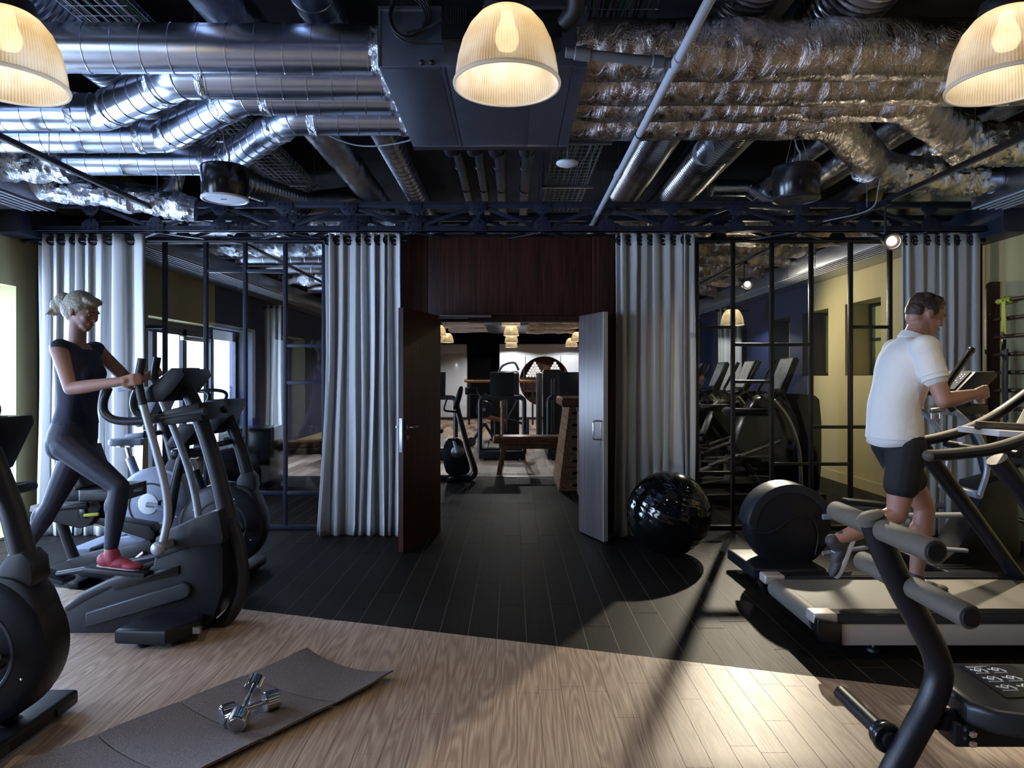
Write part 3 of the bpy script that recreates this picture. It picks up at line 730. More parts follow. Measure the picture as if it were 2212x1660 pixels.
# ducts that run away from the camera under the slab
foil_duct('silver jacketed duct running away left of the unit, above the jogged ducts', [(-1.6, 2.6, 3.58), (-1.6, 9.6, 3.58)], .14, amp=.012, freq=6, seed=8, material='foil_smooth', step=.05, group='ducts under the slab')
spiral_duct('slim spiral duct running away just left of the unit', [(-1.07, 2.6, 3.56), (-1.07, 9.4, 3.56)], .115, .13, material='galv_dark')
flex_duct('broad dull flexible duct running away at the upper left', [(-2.62, 2.8, 3.60), (-2.62, 8.4, 3.56)], .19, .05, 'dark_flex', amp=.012)
flex_duct('dark flexible duct running away right of the pale pipe', [(1.24, 2.6, 3.55), (1.24, 8.6, 3.55)], .17, .045, 'flex', amp=.01)
flex_duct('broad bright flexible duct running away at the upper right', [(1.80, 2.6, 3.55), (1.80, 8.2, 3.55)], .20, .05, 'flex', amp=.013)
tag(MB().box2((1.38, 2.5, 3.50), (1.50, 3.9, 3.62), bev=.004).build('steel_beam', 'pvc', None, (1.44, 3.2, 3.5)), 'pale grey square beam between the two upper right flexible ducts', 'beam')
for i, (x, z) in enumerate(((2.72, 3.56), (3.04, 3.50), (3.34, 3.60), (3.68, 3.52))):
    foil_duct('slim foil pipe running away behind the right loudspeaker, %s of four from the left' % ['first', 'second', 'third', 'fourth'][i], [(x, 4.7, z), (x, 9.4, z)], .085, amp=.009, freq=9, seed=20+i, material='foil_smooth', step=.05, group='slim foil pipes behind the right loudspeaker')
spiral_duct('small spiral duct with an elbow behind the right flexible duct', [(2.05, 7.0, 3.44), (2.42, 7.0, 3.44), (2.60, 6.98, 3.30), (2.95, 6.98, 3.28)], .085, .12, .1)
spiral_duct('small spiral duct crossing above the right foil bends', [(2.3, 5.15, 3.50), (3.1, 5.15, 3.50)], .07, .12)
for i, (x, r) in enumerate(((-.47, .040), (-.30, .040), (-.13, .048), (.10, .050))):
    t = thing('lagged_pipe', 'black lagged pipe %s the unit, %s of four from the left' % ('behind', ['first', 'second', 'third', 'fourth'][i]), 'pipe', (x, 4.6, 3.2), 'black lagged pipes behind the unit')
    MB().tube(fillet([(x, 4.55, 3.20), (x, 5.15, 3.20), (x+.03, 5.45, 3.32), (x+.03, 8.6, 3.34)], .12), r, 16).build('lagging', 'foam_pipe', t)
    for y in (4.85, 5.3, 5.9, 6.6): ring_at(mb := MB(), (x+(.0 if y < 5.2 else .025), y, 3.2 if y < 5.2 else 3.27 if y < 5.5 else 3.33), (0, 1, .1 if y < 5.5 else 0), r+.003, .006); mb.build('joint_band', 'foam_pipe', t)
# pale grey waste pipe with its branch
t = thing('waste_pipe', 'pale grey plastic waste pipe running away right of the unit', 'pipe', (.80, 2, 3.03))
MB().rod((.805, 1.6, 3.04), (.80, 6.95, 3.02), .023, 18).build('pipe', 'pvc', t)
for y in (3.32, 5.15): MB().rod((.803, y-.05, 3.03), (.803, y+.05, 3.03), .030, 18, .004).build('socket', 'pvc', t)
for y in (2.4, 4.3, 5.15, 6.2): mb = MB(); ring_at(mb, (.803, y, 3.03), (0, 1, 0), .026, .004); mb.rod((.803, y, 3.05), (.803, y, 3.94), .004, 6); mb.build('hanger', 'black_steel', t)
t = thing('branch_pipe', 'short mid grey branch pipe from the unit to the pale waste pipe', 'pipe', (.4, 3.4, 3.05))
MB().tube(fillet([(.26, 3.30, 3.07), (.80, 3.34, 3.035)], .1), .024, 16).build('pipe', 'pvc_dark', t)
for a, b in (((.30, 3.303, 3.068), (.38, 3.31, 3.062)), ((.68, 3.33, 3.042), (.74, 3.335, 3.04))): MB().rod(a, b, .031, 16, .004).build('coupling', 'pvc_dark', t)
# fan coil unit
t = thing('fan_coil_unit', 'dark sheet steel fan coil unit hanging behind the middle lamp', 'air unit', (-.145, 4.0, 3.05))
MB().box2((-.665, 3.41, 3.052), (.375, 4.62, 3.345), bev=.003).build('casing', 'unit', t)
for a, b in ((-.66, -.36), (-.352, -.335), (-.327, .10), (.103, .30), (.308, .372)): MB().box2((a, 3.415, 3.040), (b, 4.615, 3.0525), bev=.0015).build('bottom_panel', 'unit', t)
MB().box2((-.66, 4.55, 3.036), (.37, 4.622, 3.041)).build('edge_strip', 'galv', t)
MB().box2((-.665, 3.405, 3.335), (.375, 3.44, 3.352)).box2((-.668, 3.406, 3.05), (-.655, 3.43, 3.35)).build('edge_fold', 'steel', t)
MB().box2((-.34, 3.27, 3.12), (-.07, 3.41, 3.33), bev=.01).build('control_box', 'machine_gloss', t)
vb = MB()
for k in range(9): vb.box2((-.32+k*.012, 3.262, 3.20), (-.315+k*.012, 3.27, 3.27))
vb.build('vents', 'machine2', t, kind='stuff')
MB().box2((.05, 3.26, 3.12), (.24, 3.41, 3.26), bev=.01).build('terminal_box', 'machine_gloss', t)
for x in (-.42, .30, -.6): MB().rod((x, 3.40, 3.25), (x, 3.40, 3.95), .006, 8).build('hanger_rod', 'steel', t)
for x in (-.45, -.40): MB().ell((x, 3.405, 3.07), .014).build('grommet', 'rubber', t)
t = thing('refrigerant_hose', 'thick black lagged hose looping over the top of the fan coil unit', 'hose', (-.2, 3.2, 3.4))
MB().tube(spline([(-.62, 2.9, 3.62), (-.42, 2.98, 3.40), (-.28, 3.05, 3.33), (-.02, 3.1, 3.36), (.12, 3.1, 3.38), (.27, 3.15, 3.33), (.30, 3.22, 3.24), (.24, 3.3, 3.2)], 8), .042, 16).build('hose', 'rubber', t)
t = thing('cable_coil', 'coil of black cable hanging on the front of the unit', 'cable', (-.52, 3.38, 3.3)); mb = MB()
for k in range(4):
    r = .085+.006*k; mb.tube([(-.515+.004*k+r*math.cos(a), 3.385-.007*k, 3.285+r*1.1*math.sin(a)) for a in (2*PI*j/28 for j in range(28))], .0045, 6, closed=True)
mb.tube(spline([(-.60, 3.37, 3.3), (-.58, 3.37, 3.2), (-.5, 3.37, 3.15), (-.34, 3.36, 3.14)], 8), .005, 6).tube(spline([(-.52, 3.37, 3.2), (-.42, 3.36, 3.22), (-.33, 3.33, 3.25)], 8), .007, 6); mb.build('cable_loops', 'rubber', t)
# cable trays
def tray(label, x, w_, y0, y1, z, ncab, seed):
    t = thing('cable_tray', label, 'cable tray', (x, y0, z)); mb = MB()
    for k in range(int(w_/.05)+1):
        xx = x-w_/2+k*.05; mb.rod((xx, y0, z), (xx, y1, z), .0024, 5)
    for s in (-1, 1):
        for h in (.03, .06): mb.rod((x+s*w_/2, y0, z+h), (x+s*w_/2, y1, z+h), .0024, 5)
    yy = y0
    while yy < y1: mb.tube([(x-w_/2, yy, z+.06), (x-w_/2, yy, z), (x+w_/2, yy, z), (x+w_/2, yy, z+.06)], .0024, 5); yy += .1
    mb.build('wire_basket', 'wire', t, kind='stuff'); rr = random.Random(seed)
    for k in range(ncab):
        xx = x+rr.uniform(-w_*.42, w_*.42); pts = [(xx+rr.uniform(-.03, .03), y0+(y1-y0)*i/10, z+.016+rr.uniform(0, .02)) for i in range(11)]
        MB().tube(spline(pts, 3), .006, 6).build('cable', rr.choice(['cable', 'cable_green', 'cable_red', 'rubber']), t)
    for y in [y0+.4+i*1.3 for i in range(int((y1-y0)/1.3)+1)]:
        MB().box2((x-w_/2-.05, y-.02, z-.03), (x+w_/2+.05, y+.02, z-.005)).box2((x-w_/2-.05, y-.02, z-.03), (x-w_/2-.02, y+.02, z+.13)).build('support_bracket', 'steel', t)
        MB().rod((x-w_/2-.03, y, z), (x-w_/2-.03, y, 3.95), .006, 6).rod((x+w_/2+.03, y, z), (x+w_/2+.03, y, 3.95), .006, 6).build('threaded_rod', 'steel', t)
    return t
tray('wire mesh cable tray full of cables at the upper left', -2.2, .34, 2.6, 8.2, 3.46, 18, 3)
tray('wire mesh cable tray right of the black lagged pipes', .56, .42, 2.6, 8.0, 3.44, 16, 9)
# lighting rails and spots
for s, lb in ((-1, 'left black lighting rail running towards the partition'), (1, 'right black lighting rail running towards the partition')):
    t = thing('lighting_rail', lb, 'lighting rail', (s*3.12, 3.5, 2.95))
    MB().box2((s*3.12-.018, .2, 2.95), (s*3.12+.018, 6.45, 2.985), bev=.002).build('rail', 'black_steel', t)
    MB().box2((s*3.12-.004, .22, 2.947), (s*3.12+.004, 6.43, 2.951)).build('conductor_strip', 'steel', t)
    for y in (.6, 2.6, 4.6, 6.0): MB().rod((s*3.12, y, 2.98), (s*3.12, y, 3.95), .0035, 6).build('suspension_wire', 'steel', t)
def track_spot(label, c, tgt, zr, glow=True):
    c = Vector(c); t = thing('track_spotlight', label, 'spotlight', c); d = (Vector(tgt)-c).normalized()
    MB().box2((c.x-.02, c.y+.06, zr-.035), (c.x+.02, c.y+.26, zr), bev=.004).build('track_adapter', 'black_steel', t)
    MB().rod((c.x, c.y+.12, zr-.02), (c.x, c.y+.12, c.z+.05), .009, 10).build('stem', 'black_steel', t)
    b = c-d*.02
    MB().lathe([(0, -.16), (.035, -.16), (.05, -.14), (.058, -.06), (.062, .02), (.058, .02), (.054, -.01), (.0, -.012)], b, d, 26).build('lamp_head', 'black_steel', t)
    MB().lathe([(.052, .0), (.068, .0), (.071, .012), (.068, .022), (.056, .022)], b, d, 26).build('rim', 'steel', t)
    MB().lathe([(0, .004), (.030, .003), (.031, .0)], b, d, 20).build('lens', 'bright_disc', t)
    return t
track_spot('glaring track spotlight on the right rail beside the far right curtain', SPOT_B, (2.2, 1.0, .9), 2.955)
track_spot('glaring track spotlight seen through the right glass', SPOT_A, (1.12, 3.0, 0), 3.02)
t = thing('lighting_rail', 'black lighting rail behind the right glass', 'lighting rail', (2.9, 9, 3.02)); MB().box2((3.055, 7.4, 3.02), (3.085, 14, 3.05)).build('rail', 'black_steel', t)
t2 = thing('lighting_rail', 'black lighting rail behind the left glass', 'lighting rail', (-2.9, 9, 3.02)); MB().box2((-3.085, 7.4, 3.02), (-3.055, 14, 3.05)).build('rail', 'black_steel', t2)
for q, s in ((t, 1), (t2, -1)):
    for y in (8.2, 10.5, 13): MB().rod((s*3.07, y, 3.04), (s*3.07, y, 3.95), .0035, 6).build('suspension_wire', 'steel', q)
# diffusers along the walls
def diffuser(label, s, y0, y1, z):
    x0 = s*4.0; x1 = s*4.66; t = thing('linear_diffuser', label, 'air diffuser', (x0, (y0+y1)/2, z))
    MB().box2((x0, y0, z), (x1, y1, z+.21), bev=.004).build('plenum_box', 'galv_dark', t)
    MB().box2((x0+s*.02, y0+.02, z-.004), (x0+s*.30, y1-.02, z)).build('slot_backing', 'gap', t)
    for k in range(5): MB().box2((x0+s*(.01+.065*k), y0, z-.016), (x0+s*(.035+.065*k), y1, z-.003), bev=.001).build('grille_bar', 'grille', t)
    for k in range(int((y1-y0)/.9)): MB().box2((x0-s*.004, y0+.9*k, z+.0), (x0+s*.001, y0+.9*k+.02, z+.21)).build('box_seam', 'steel', t)
    return t
diffuser('sheet steel box with a slotted grille along the left wall, in front of the trusses', -1, 1.5, 6.0, 2.975)
diffuser('sheet steel box with a slotted grille along the right wall, in front of the trusses', 1, 1.5, 5.95, 2.975)
diffuser('long slotted grille box along the left wall behind the glass', -1, 7.2, 22, 2.94)
diffuser('long slotted grille box along the right wall behind the glass', 1, 7.2, 22, 2.94)
# pendant lamps
def pendant(label, x, y, zr, s=1.0, group='prismatic pendant lamps', power=24):
    L_ = spot('pendant_light', (x, y, zr+(.115 if y < 8 else .03)), (x, y, 0), power, 116 if y < 8 else 164, .5 if y < 8 else .25, .028 if y < 8 else .012, (1, .87, .70) if y < 8 else (1, .98, .96))
    t = thing('pendant_lamp', label, 'pendant lamp', (x, y, zr), group)
    prof = [(.205, 0), (.201, .045), (.192, .10), (.176, .16), (.150, .215), (.115, .258), (.078, .285), (.062, .292)]
    pp = [(r*s, z*s) for r, z in prof]; inner = [(max(.01, r-.005)*s, (z-.001)*s) for r, z in prof]
    MB().lathe([(a, b+zr) for a, b in pp+inner[::-1]], (x, y, 0), seg=72, closed=True).build('shade', 'shade', t)
    MB().lathe([(.203*s, zr-.008*s), (.211*s, zr-.008*s), (.213*s, zr), (.210*s, zr+.008*s), (.201*s, zr+.008*s), (.200*s, zr)], (x, y, 0), seg=60, closed=True).build('rim', 'rim', t)
    MB().lathe([(0, zr+.345*s), (.05*s, zr+.345*s), (.088*s, zr+.325*s), (.096*s, zr+.30*s), (.093*s, zr+.272*s), (.088*s, zr+.272*s), (.088*s, zr+.295*s), (0, zr+.30*s)], (x, y, 0), seg=36).build('cap', 'black_steel', t)
    MB().rod((x, y, zr+.33*s), (x, y, zr+.50*s), .035*s, 20, .01).build('lamp_holder', 'black_steel', t)
    MB().rod((x, y, zr+.48*s), (x, y, 3.95), .006, 8).build('cord', 'rubber', t)
    MB().lathe([(0, zr+.29*s), (.022*s, zr+.28*s), (.03*s, zr+.24*s), (.045*s, zr+.20*s), (.048*s, zr+.17*s), (.035*s, zr+.14*s), (0, zr+.128*s)], (x, y, 0), seg=24).build('bulb', 'bulb', t)
    return t
pendant('large ribbed glass pendant lamp hanging in front of the fan coil unit', -.02, 2.69, 2.655)
pendant('large ribbed glass pendant lamp cut by the left edge of the picture', -1.985, 2.69, 2.655)
pendant('large ribbed glass pendant lamp cut by the right edge of the picture', 1.948, 2.69, 2.655)
small = None
LP = [(-.02, 14.8, 2.62, 'nearest'), (-.02, 18.2, 2.61, 'second nearest'), (-.02, 20.8, 2.56, 'third nearest'), (-.02, 23.2, 2.52, 'farthest'),
      (-1.98, 18.4, 2.62, 'nearer'), (-1.98, 20.8, 2.56, 'farther'), (2.0, 20.8, 2.60, 'nearer'), (2.0, 23.0, 2.54, 'farther')]
for i, (x, y, z, q) in enumerate(LP):
    row = 'middle row' if abs(x) < .5 else ('row at the left' if x < 0 else 'row at the right')
    pendant('small pendant in the rear room, %s in the %s' % (q, row), x, y, z, 1.0, 'pendant lamps in the rear room', 62)
for x, y, q in ((-1.98, 10.9, 'nearest one left of the door leaves'), (2.0, 10.9, 'nearest one right of the door leaves'), (-1.98, 14.7, 'second one left of the door leaves'), (2.0, 14.7, 'second one right of the door leaves')):  # pendants added out of view to light the rear room
    pendant('unseen pendant lamp added to light the rear room, %s' % q, x, y, 2.64, 1.0, 'pendant lamps in the rear room', 12)
pendant('pendant lamp seen through the right glass beside a rear curtain', 4.0, 12.4, 2.45, 1.0, 'pendant lamps in the rear room', 30)
for x, q in ((-1.985, 'left'), (-.02, 'middle'), (1.948, 'right')): pendant('unseen pendant lamp added behind the camera as fill light, %s of its row' % q, x, -.9, 2.655, power=46)  # unseen row added as fill light for the front floor
# hanging loudspeakers
for x, lb in ((-2.06, 'left black drum loudspeaker hanging below the spiral ducts'), (2.04, 'right black drum loudspeaker hanging below the foil ducts')):
    Y = 4.9; t = thing('pendant_loudspeaker', lb, 'loudspeaker', (x, Y, 2.77))
    MB().lathe([(.150, 2.775), (.158, 2.785), (.166, 2.99), (.160, 3.005), (.10, 3.012), (0, 3.012)], (x, Y, 0), seg=40).build('housing', 'machine_gloss', t)
    MB().lathe([(.163, 2.785), (.163, 2.772), (.150, 2.768), (.147, 2.776)], (x, Y, 0), seg=40).build('trim_ring', 'plastic_white' if x < 0 else 'machine2', t)
    MB().lathe([(0, 2.771), (.149, 2.775), (.149, 2.78)], (x, Y, 0), seg=40).build('grille', 'grille' if x < 0 else 'machine2', t)
    MB().box((x, Y-.02, 2.7705), (.04, .012, .003)).build('badge', 'machine', t)
    for a in (0, 2.1, 4.2):
        px_, py_ = x+.09*math.cos(a), Y+.09*math.sin(a); mb = MB(); ring_at(mb, (px_, py_, 3.03), (0, 1, 0), .014, .003, seg=12); mb.rod((px_, py_, 3.045), (x, Y, 3.35), .002, 5).build('eyelet', 'steel', t)
    MB().tube(spline([(x+.02, Y, 3.01), (x+.03, Y, 3.1), (x-.01, Y, 3.25), (x, Y, 3.95)], 6), .006, 8).build('cable', 'cable', t)
t = thing('ceiling_sensor', 'small white oval ceiling sensor below the wire tray', 'sensor', (.40, 5.2, 3.12))
MB().ell((.42, 5.2, 3.13), (.085, .075, .030), u=28, v=14).build('shell', 'plastic_white', t); MB().rod((.42, 5.2, 3.15), (.42, 5.2, 3.44), .007, 8).build('stem', 'steel', t)
t = thing('wire_ring', 'coil of grey cable hanging between the flexible ducts', 'cable', (1.42, 5.1, 3.2)); mb = MB()
for k in range(5): mb.tube([(1.42+.006*k+(.055+.003*k)*math.cos(a), 5.15-.01*k, 3.19+(.085+.004*k)*math.sin(a)) for a in (2*PI*j/24 for j in range(24))], .004, 6, closed=True)
mb.rod((1.43, 5.13, 3.28), (1.43, 5.13, 3.95), .003, 5).build('loops', 'cable', t)
for i, (pts, lb) in enumerate(((((-2.95, 5.9, 3.5), (-2.93, 6.0, 3.2), (-2.95, 6.1, 2.95), (-2.7, 6.2, 2.9)), 'thin black cable dangling behind the left lighting rail'),
        (((2.9, 5.3, 3.3), (2.9, 5.4, 3.0), (2.88, 5.5, 2.85), (2.6, 5.7, 2.8)), 'thin pale cable looping below the right foil bends'),
        (((-.55, 4.9, 3.3), (-.8, 5.1, 3.26), (-1.2, 5.3, 3.3), (-1.6, 5.5, 3.5)), 'slack grey cable left of the black lagged pipes'),
        (((.25, 4.7, 3.3), (.45, 4.8, 3.2), (.7, 5.0, 3.28), (1.0, 5.1, 3.5)), 'slack grey cable right of the black lagged pipes'))):
    tag(MB().tube(spline(pts, 8), .006, 6).build('loose_cable', 'cable' if i else 'rubber', None, pts[0]), lb, 'cable')
# white ballast boxes on the tray
tag(MB().box((.50, 4.75, 3.28), (.26, .05, .035), bev=.006).box((.68, 4.9, 3.28), (.12, .1, .03), bev=.006).build('ballast_box', 'plastic_white', None, (.5, 4.75, 3.28)), 'white ballast box beside the cable tray behind the unit', 'electrical box')
# rear room runs, seen through the glass and the doorway
k = 0
for Y in (7.75, 8.35, 9.1, 9.9, 10.9, 12.0, 13.4):
    k += 1
    q = ['first', 'second', 'third', 'fourth', 'fifth', 'sixth', 'seventh'][k-1]
    foil_duct('foil duct crossing the rear ceiling on the right, %s from the glass' % q, [(.9, Y, 3.30), (4.1, Y, 3.26)], .16, amp=.045, freq=6, seed=30+k, material='foil', step=.035, group='foil ducts in the rear room', seg=28)
    if k in (1, 3, 6): foil_duct('crumpled foil duct crossing the rear ceiling on the left, %s from the glass' % q, [(-4.2, Y, 3.28), (-1.3, Y, 3.28)], .15, amp=.05, freq=6, seed=50+k, material='foil_tape', step=.035, group='foil ducts in the rear room', seg=28)
    else: spiral_duct('spiral duct crossing the rear ceiling on the left, %s from the glass' % q, [(-4.2, Y, 3.28), (-.9, Y, 3.28)], .13, .2, group='spiral ducts in the rear room', seg=20)
k = 0
for Y in (15.2, 16.6, 18.4, 20.4, 22.6):
    k += 1; q = ['first', 'second', 'third', 'fourth', 'fifth'][k-1]
    foil_duct('far foil duct on the right of the rear room, %s of five' % q, [(.45, Y, 3.16), (4.0, Y, 3.16)], .22, amp=.04, freq=5, seed=70+k, material='foil', step=.06, group='foil ducts in the rear room', seg=24)
    spiral_duct('far spiral duct on the left of the rear room, %s of five' % q, [(-4.0, Y, 3.16), (-.76, Y, 3.16)], .20, .2, group='spiral ducts in the rear room', seg=20)
for i, Y in enumerate((14.95, 19.5)):
    t = thing('fan_coil_unit', 'grey fan coil unit on the rear ceiling, %s the doorway' % ('nearer to' if i == 0 else 'farther from'), 'air unit', (-.1, Y, 3.0)); MB().box2((-.8, Y, 3.0), (.5, Y+3.8, 3.4), bev=.01).build('casing', 'unit', t)
    MB().box2((-.75, Y+.05, 2.985), (.45, Y+3.7, 3.0), bev=.004).build('bottom_panel', 'galv_dark', t)
# ============================================================ FRONT ROOM MACHINES
def S(Y, pts): return [XZ(a, b, Y) for a, b in pts]
def Pl(pts): return [P(*p) for p in pts]
def bike(cx, cy, label, shell, dark='machine', group=None):
    t = thing('exercise_bike', label, 'exercise bike', (cx, cy, 0), group)
    def pr(pts): return [(cx+x, z) for x, z in pts]
    MB().side(pr([(-.34, .30), (-.33, .50), (-.16, .64), (.08, .71), (.22, .68), (.29, .52), (.30, .34), (.20, .16), (.02, .085), (-.20, .10)]), cy, .15, .018, 2).build('body_shell', shell, t)
    MB().lathe([(0, -.095), (.27, -.095), (.305, -.075), (.315, -.04), (.315, .04), (.305, .075), (.27, .095), (0, .095)], (cx, cy, .40), (0, 1, 0), 56).build('wheel_housing', dark, t)
    for s in (-1, 1):
        MB().lathe([(.175, 0), (.18, .004), (.19, .004), (.195, 0)], (cx, cy+s*.094, .40), (0, s, 0), 48, closed=True).build('housing_groove', 'machine2', t)
        MB().lathe([(0, .012), (.05, .012), (.085, .006), (.09, -.002), (0, -.002)], (cx-.02, cy+s*.096, .41), (0, s, 0), 36).build('crank_disc', 'plastic_white' if s < 0 else 'machine2', t)
        a = Vector((cx-.02, cy+s*.115, .41)); b = a+Vector((s*-.165, 0, .02*s)); c = MB().tube([a, a.lerp(b, .5), b], [.024, .018, .016], 10, flat=1).build('crank_arm', 'silver_paint', t)
        pc = b+Vector((0, s*.06, 0)); MB().box(pc, (.10, .085, .022), Matrix.Rotation(.25, 3, 'Y'), .006).build('pedal', dark, c)
        MB().tube(spline([pc+Vector((-.045, s*-.03, .012)), pc+Vector((-.02, 0, .06)), pc+Vector((.03, 0, .055)), pc+Vector((.05, s*.0, .01))], 6), .012, 8, flat=.35).build('pedal_strap', 'rubber', c)
        for x, z in ((.10, .60), (.22, .30), (-.2, .52)): MB().ell((cx+x, cy+s*.094, z), (.006, .003, .006)).build('screw', 'steel', t)
    cf = [(.10, .60), (.245, .64), (.225, .80), (.10, .78)]
    MB().side(pr(cf), cy, .12, .02, 1).build('column_cuff', 'machine2', t)
    MB().tube([(cx+.175, cy, .72), (cx+.115, cy, .95), (cx+.02, cy, 1.20)], [.048, .046, .044], 20).build('column', 'machine2', t)
    c = MB().side(pr([(-.075, 1.335), (.085, 1.335), (.092, 1.30), (.0, 1.11), (-.08, 1.075), (-.125, 1.10)]), cy, .34, .016).build('console', dark, t)
    MB().prism([(cx-.082, cy-.13, 1.325), (cx-.082, cy+.13, 1.325), (cx-.128, cy+.13, 1.125), (cx-.128, cy-.13, 1.125)], (-.006, 0, .002)).build('screen', 'screen', c)
    MB().box2((cx-.02, cy-.05, 1.333), (cx+.06, cy+.05, 1.338)).build('console_hatch', 'machine2', c)
    MB().rod((cx+.03, cy-.25, 1.015), (cx+.03, cy+.25, 1.015), .021, 14, .006).build('cross_bar', 'machine2', t)
    for s in (-1, 1):
        MB().rod((cx+.03, cy+s*.25, 1.015), (cx-.12, cy+s*.25, 1.0), .024, 14, .008).build('side_grip', dark, t)
        MB().tube(spline([(cx-.02, cy+s*.13, 1.14), (cx-.09, cy+s*.15, 1.25), (cx-.06, cy+s*.15, 1.37), (cx-.15, cy+s*.13, 1.40), (cx-.26, cy+s*.12, 1.39)], 6), .014, 10).build('upper_horn', dark, t)
    MB().rod((cx-.14, cy, .56), (cx-.235, cy, .80), .036, 18, .006).build('seat_tube', shell, t)
    MB().rod((cx-.225, cy, .78), (cx-.255, cy, .90), .022, 14).build('seat_post', 'steel', t)
    MB().prism([(x+cx-.26, y+cy, .935) for x, y in chaikin([(-.13, -.105), (-.13, .105), (-.02, .09), (.08, .03), (.15, .022), (.15, -.022), (.08, -.03), (-.02, -.09)], 2)], (0, 0, .062), .02, 3).build('saddle', dark, t)
    MB().box((cx-.27, cy, .897), (.12, .06, .018), bev=.004).build('saddle_clamp', 'chrome', t)
    MB().side(pr([(-.50, .03), (.16, .03), (.16, .075), (.0, .14), (-.2, .12), (-.50, .075)]), cy, .10, .012).build('base_beam', dark, t)
    for x, nm in ((.115, 'front_foot'), (-.47, 'rear_foot')):
        MB().box((cx+x, cy, .052), (.17, .60, .066), bev=.018, seg=3).build(nm, dark, t)
        for s in (-1, 1):
            MB().box((cx+x+.07, cy+s*.2, .05), (.05, .12, .035), bev=.006).build('foot_insert', 'machine2', t)
            MB().lathe([(0, .0), (.025, .0), (.025, .012), (.008, .02), (0, .02)], (cx+x, cy+s*.24, .0), seg=14).build('levelling_foot', 'rubber', t)
    return t
bike(-2.165, 2.80, 'dark exercise bike cut by the left edge of the picture, nearest the camera', 'machine')
bike(-2.145, 5.12, 'dark exercise bike just behind the stair climber, in front of the left glass', 'machine')
bike(-3.10, 5.95, 'pale grey exercise bike by the far left curtain', 'grey_shell', 'grey_shell')

# ---- stepper trainer the woman uses (left)
Y = 4.12; t = thing('cross_trainer', 'dark cross trainer with the upright column that the woman in navy is using', 'cross trainer', (-2.1, Y, 0))
MB().side(S(Y, [(166, 1296), (205, 1266), (262, 1240), (337, 1219), (352, 1210), (356, 1186), (362, 1152), (392, 1133), (458, 1106), (484, 1100), (500, 1180), (500, 1260), (480, 1322), (440, 1358), (410, 1366), (260, 1370), (180, 1366), (163, 1345)]), Y, .24, .022).build('body', 'machine', t)
MB().side(S(Y, [(360, 1152), (392, 1132), (458, 1105), (492, 1094), (503, 1150), (500, 1164), (430, 1172), (362, 1196), (356, 1190)]), Y, .27, .016).build('upper_cowl', 'machine2', t)
MB().side(S(Y, [(168, 1298), (208, 1268), (262, 1242), (338, 1221), (345, 1228), (262, 1258), (215, 1282), (172, 1306)]), Y, .26, .008).build('top_ridge', 'machine2', t)
arm = MB(); a, b = P(182, 1340, 3.97), P(392, 1279, 3.97); arm.prism([(a.x, 4.0, a.z-.05), (a.x, 4.0, a.z+.04), (b.x, 4.0, b.z+.05), (b.x+.035, 4.0, b.z+.035), (b.x+.05, 4.0, b.z), (b.x+.035, 4.0, b.z-.035), (b.x, 4.0, b.z-.05)], (0, .05, 0), .012, 3); arm.build('side_arm', 'machine2', t)
MB().side(S(4.0, [(240, 1262), (345, 1232), (388, 1222), (388, 1240), (300, 1262), (250, 1275)]), 3.995, .02, .004).build('slot_recess', 'machine_gloss', t)
MB().tube(spline(Pl([(500, 1130, Y), (515, 1180, Y), (524, 1250, Y), (512, 1305, Y), (478, 1348, Y), (425, 1374, Y)]), 6), .040, 18).build('frame_tube', 'machine2', t)
MB().tube(spline(Pl([(492, 1120, Y), (474, 1040, Y), (448, 950, Y), (418, 870, Y), (400, 834, Y)]), 6), [.052-.0004*i for i in range(25)], 20).build('column', 'machine2', t)
c = MB().side(S(Y, [(338, 852), (402, 798), (424, 797), (430, 812), (402, 848), (382, 866), (348, 868), (338, 862)]), Y, .36, .012).build('console', 'machine', t)
a = [P(345, 850, Y), P(402, 801, Y)]
MB().prism([(p.x-.012, Y+s*.15, p.z+.012) for p, s in ((a[0], -1), (a[1], -1), (a[1], 1), (a[0], 1))], (.004, 0, -.004)).build('screen', 'screen', c)
MB().box2((P(404, 0, Y).x, Y-.06, P(0, 797, Y).z-.002), (P(422, 0, Y).x, Y+.06, P(0, 796, Y).z+.003)).build('console_hatch', 'machine2', c)
for yy in (3.96, 4.28):
    k = (4.12-yy)*0; q = [(243, 838), (232, 868), (236, 893), (262, 908), (320, 908), (400, 895), (450, 888)]
    MB().tube(spline([(P(x, 0, 4.0).x+.02*0, yy, P(0, z, 4.0).z) for x, z in q], 6), .024, 14).build('fixed_handle', 'machine2', t)
MB().side(S(Y, [(382, 885), (458, 868), (468, 905), (385, 916)]), Y, .36, .02).build('handle_hub', 'machine', t)
MB().tube(fillet([P(309, 912, 4.0), P(309, 930, 4.0), P(332, 929, 4.0), P(332, 912, 4.0)], .01), .0035, 6).build('cup_wire', 'steel', t)
LV = []
for yy, q in ((3.90, [(350, 1182), (362, 1120), (358, 1060), (340, 985), (316, 900), (300, 830), (307, 775)]), (4.34, [(432, 1180), (428, 1110), (412, 1030), (385, 950), (352, 870), (335, 820), (340, 772)])):
    pts = spline([(P(x, 0, yy).x, yy, P(0, z, yy).z) for x, z in q], 6)
    lv = MB().tube(pts[:27], [.022]*27, 14).build('moving_lever', 'silver_paint', t); MB().tube(pts[26:], .023, 14).build('lever_grip', 'rubber', lv); LV.append(pts)
    e = pts[0]; MB().rod((e.x, yy-.045, e.z), (e.x, 4.12, e.z), .028, 18, .006).build('pivot', 'silver_paint', lv); MB().ell((e.x, yy-.045, e.z), (.040, .03, .040)).build('pivot_knob', 'silver_paint', lv)
MB().prism([P(265, 1392, 3.80), P(262, 1402, 3.80), P(365, 1408, 3.80), P(398, 1392, 3.80), P(413, 1372, 3.80), P(408, 1362, 3.80)], (0, .01, 0), 0) if False else None
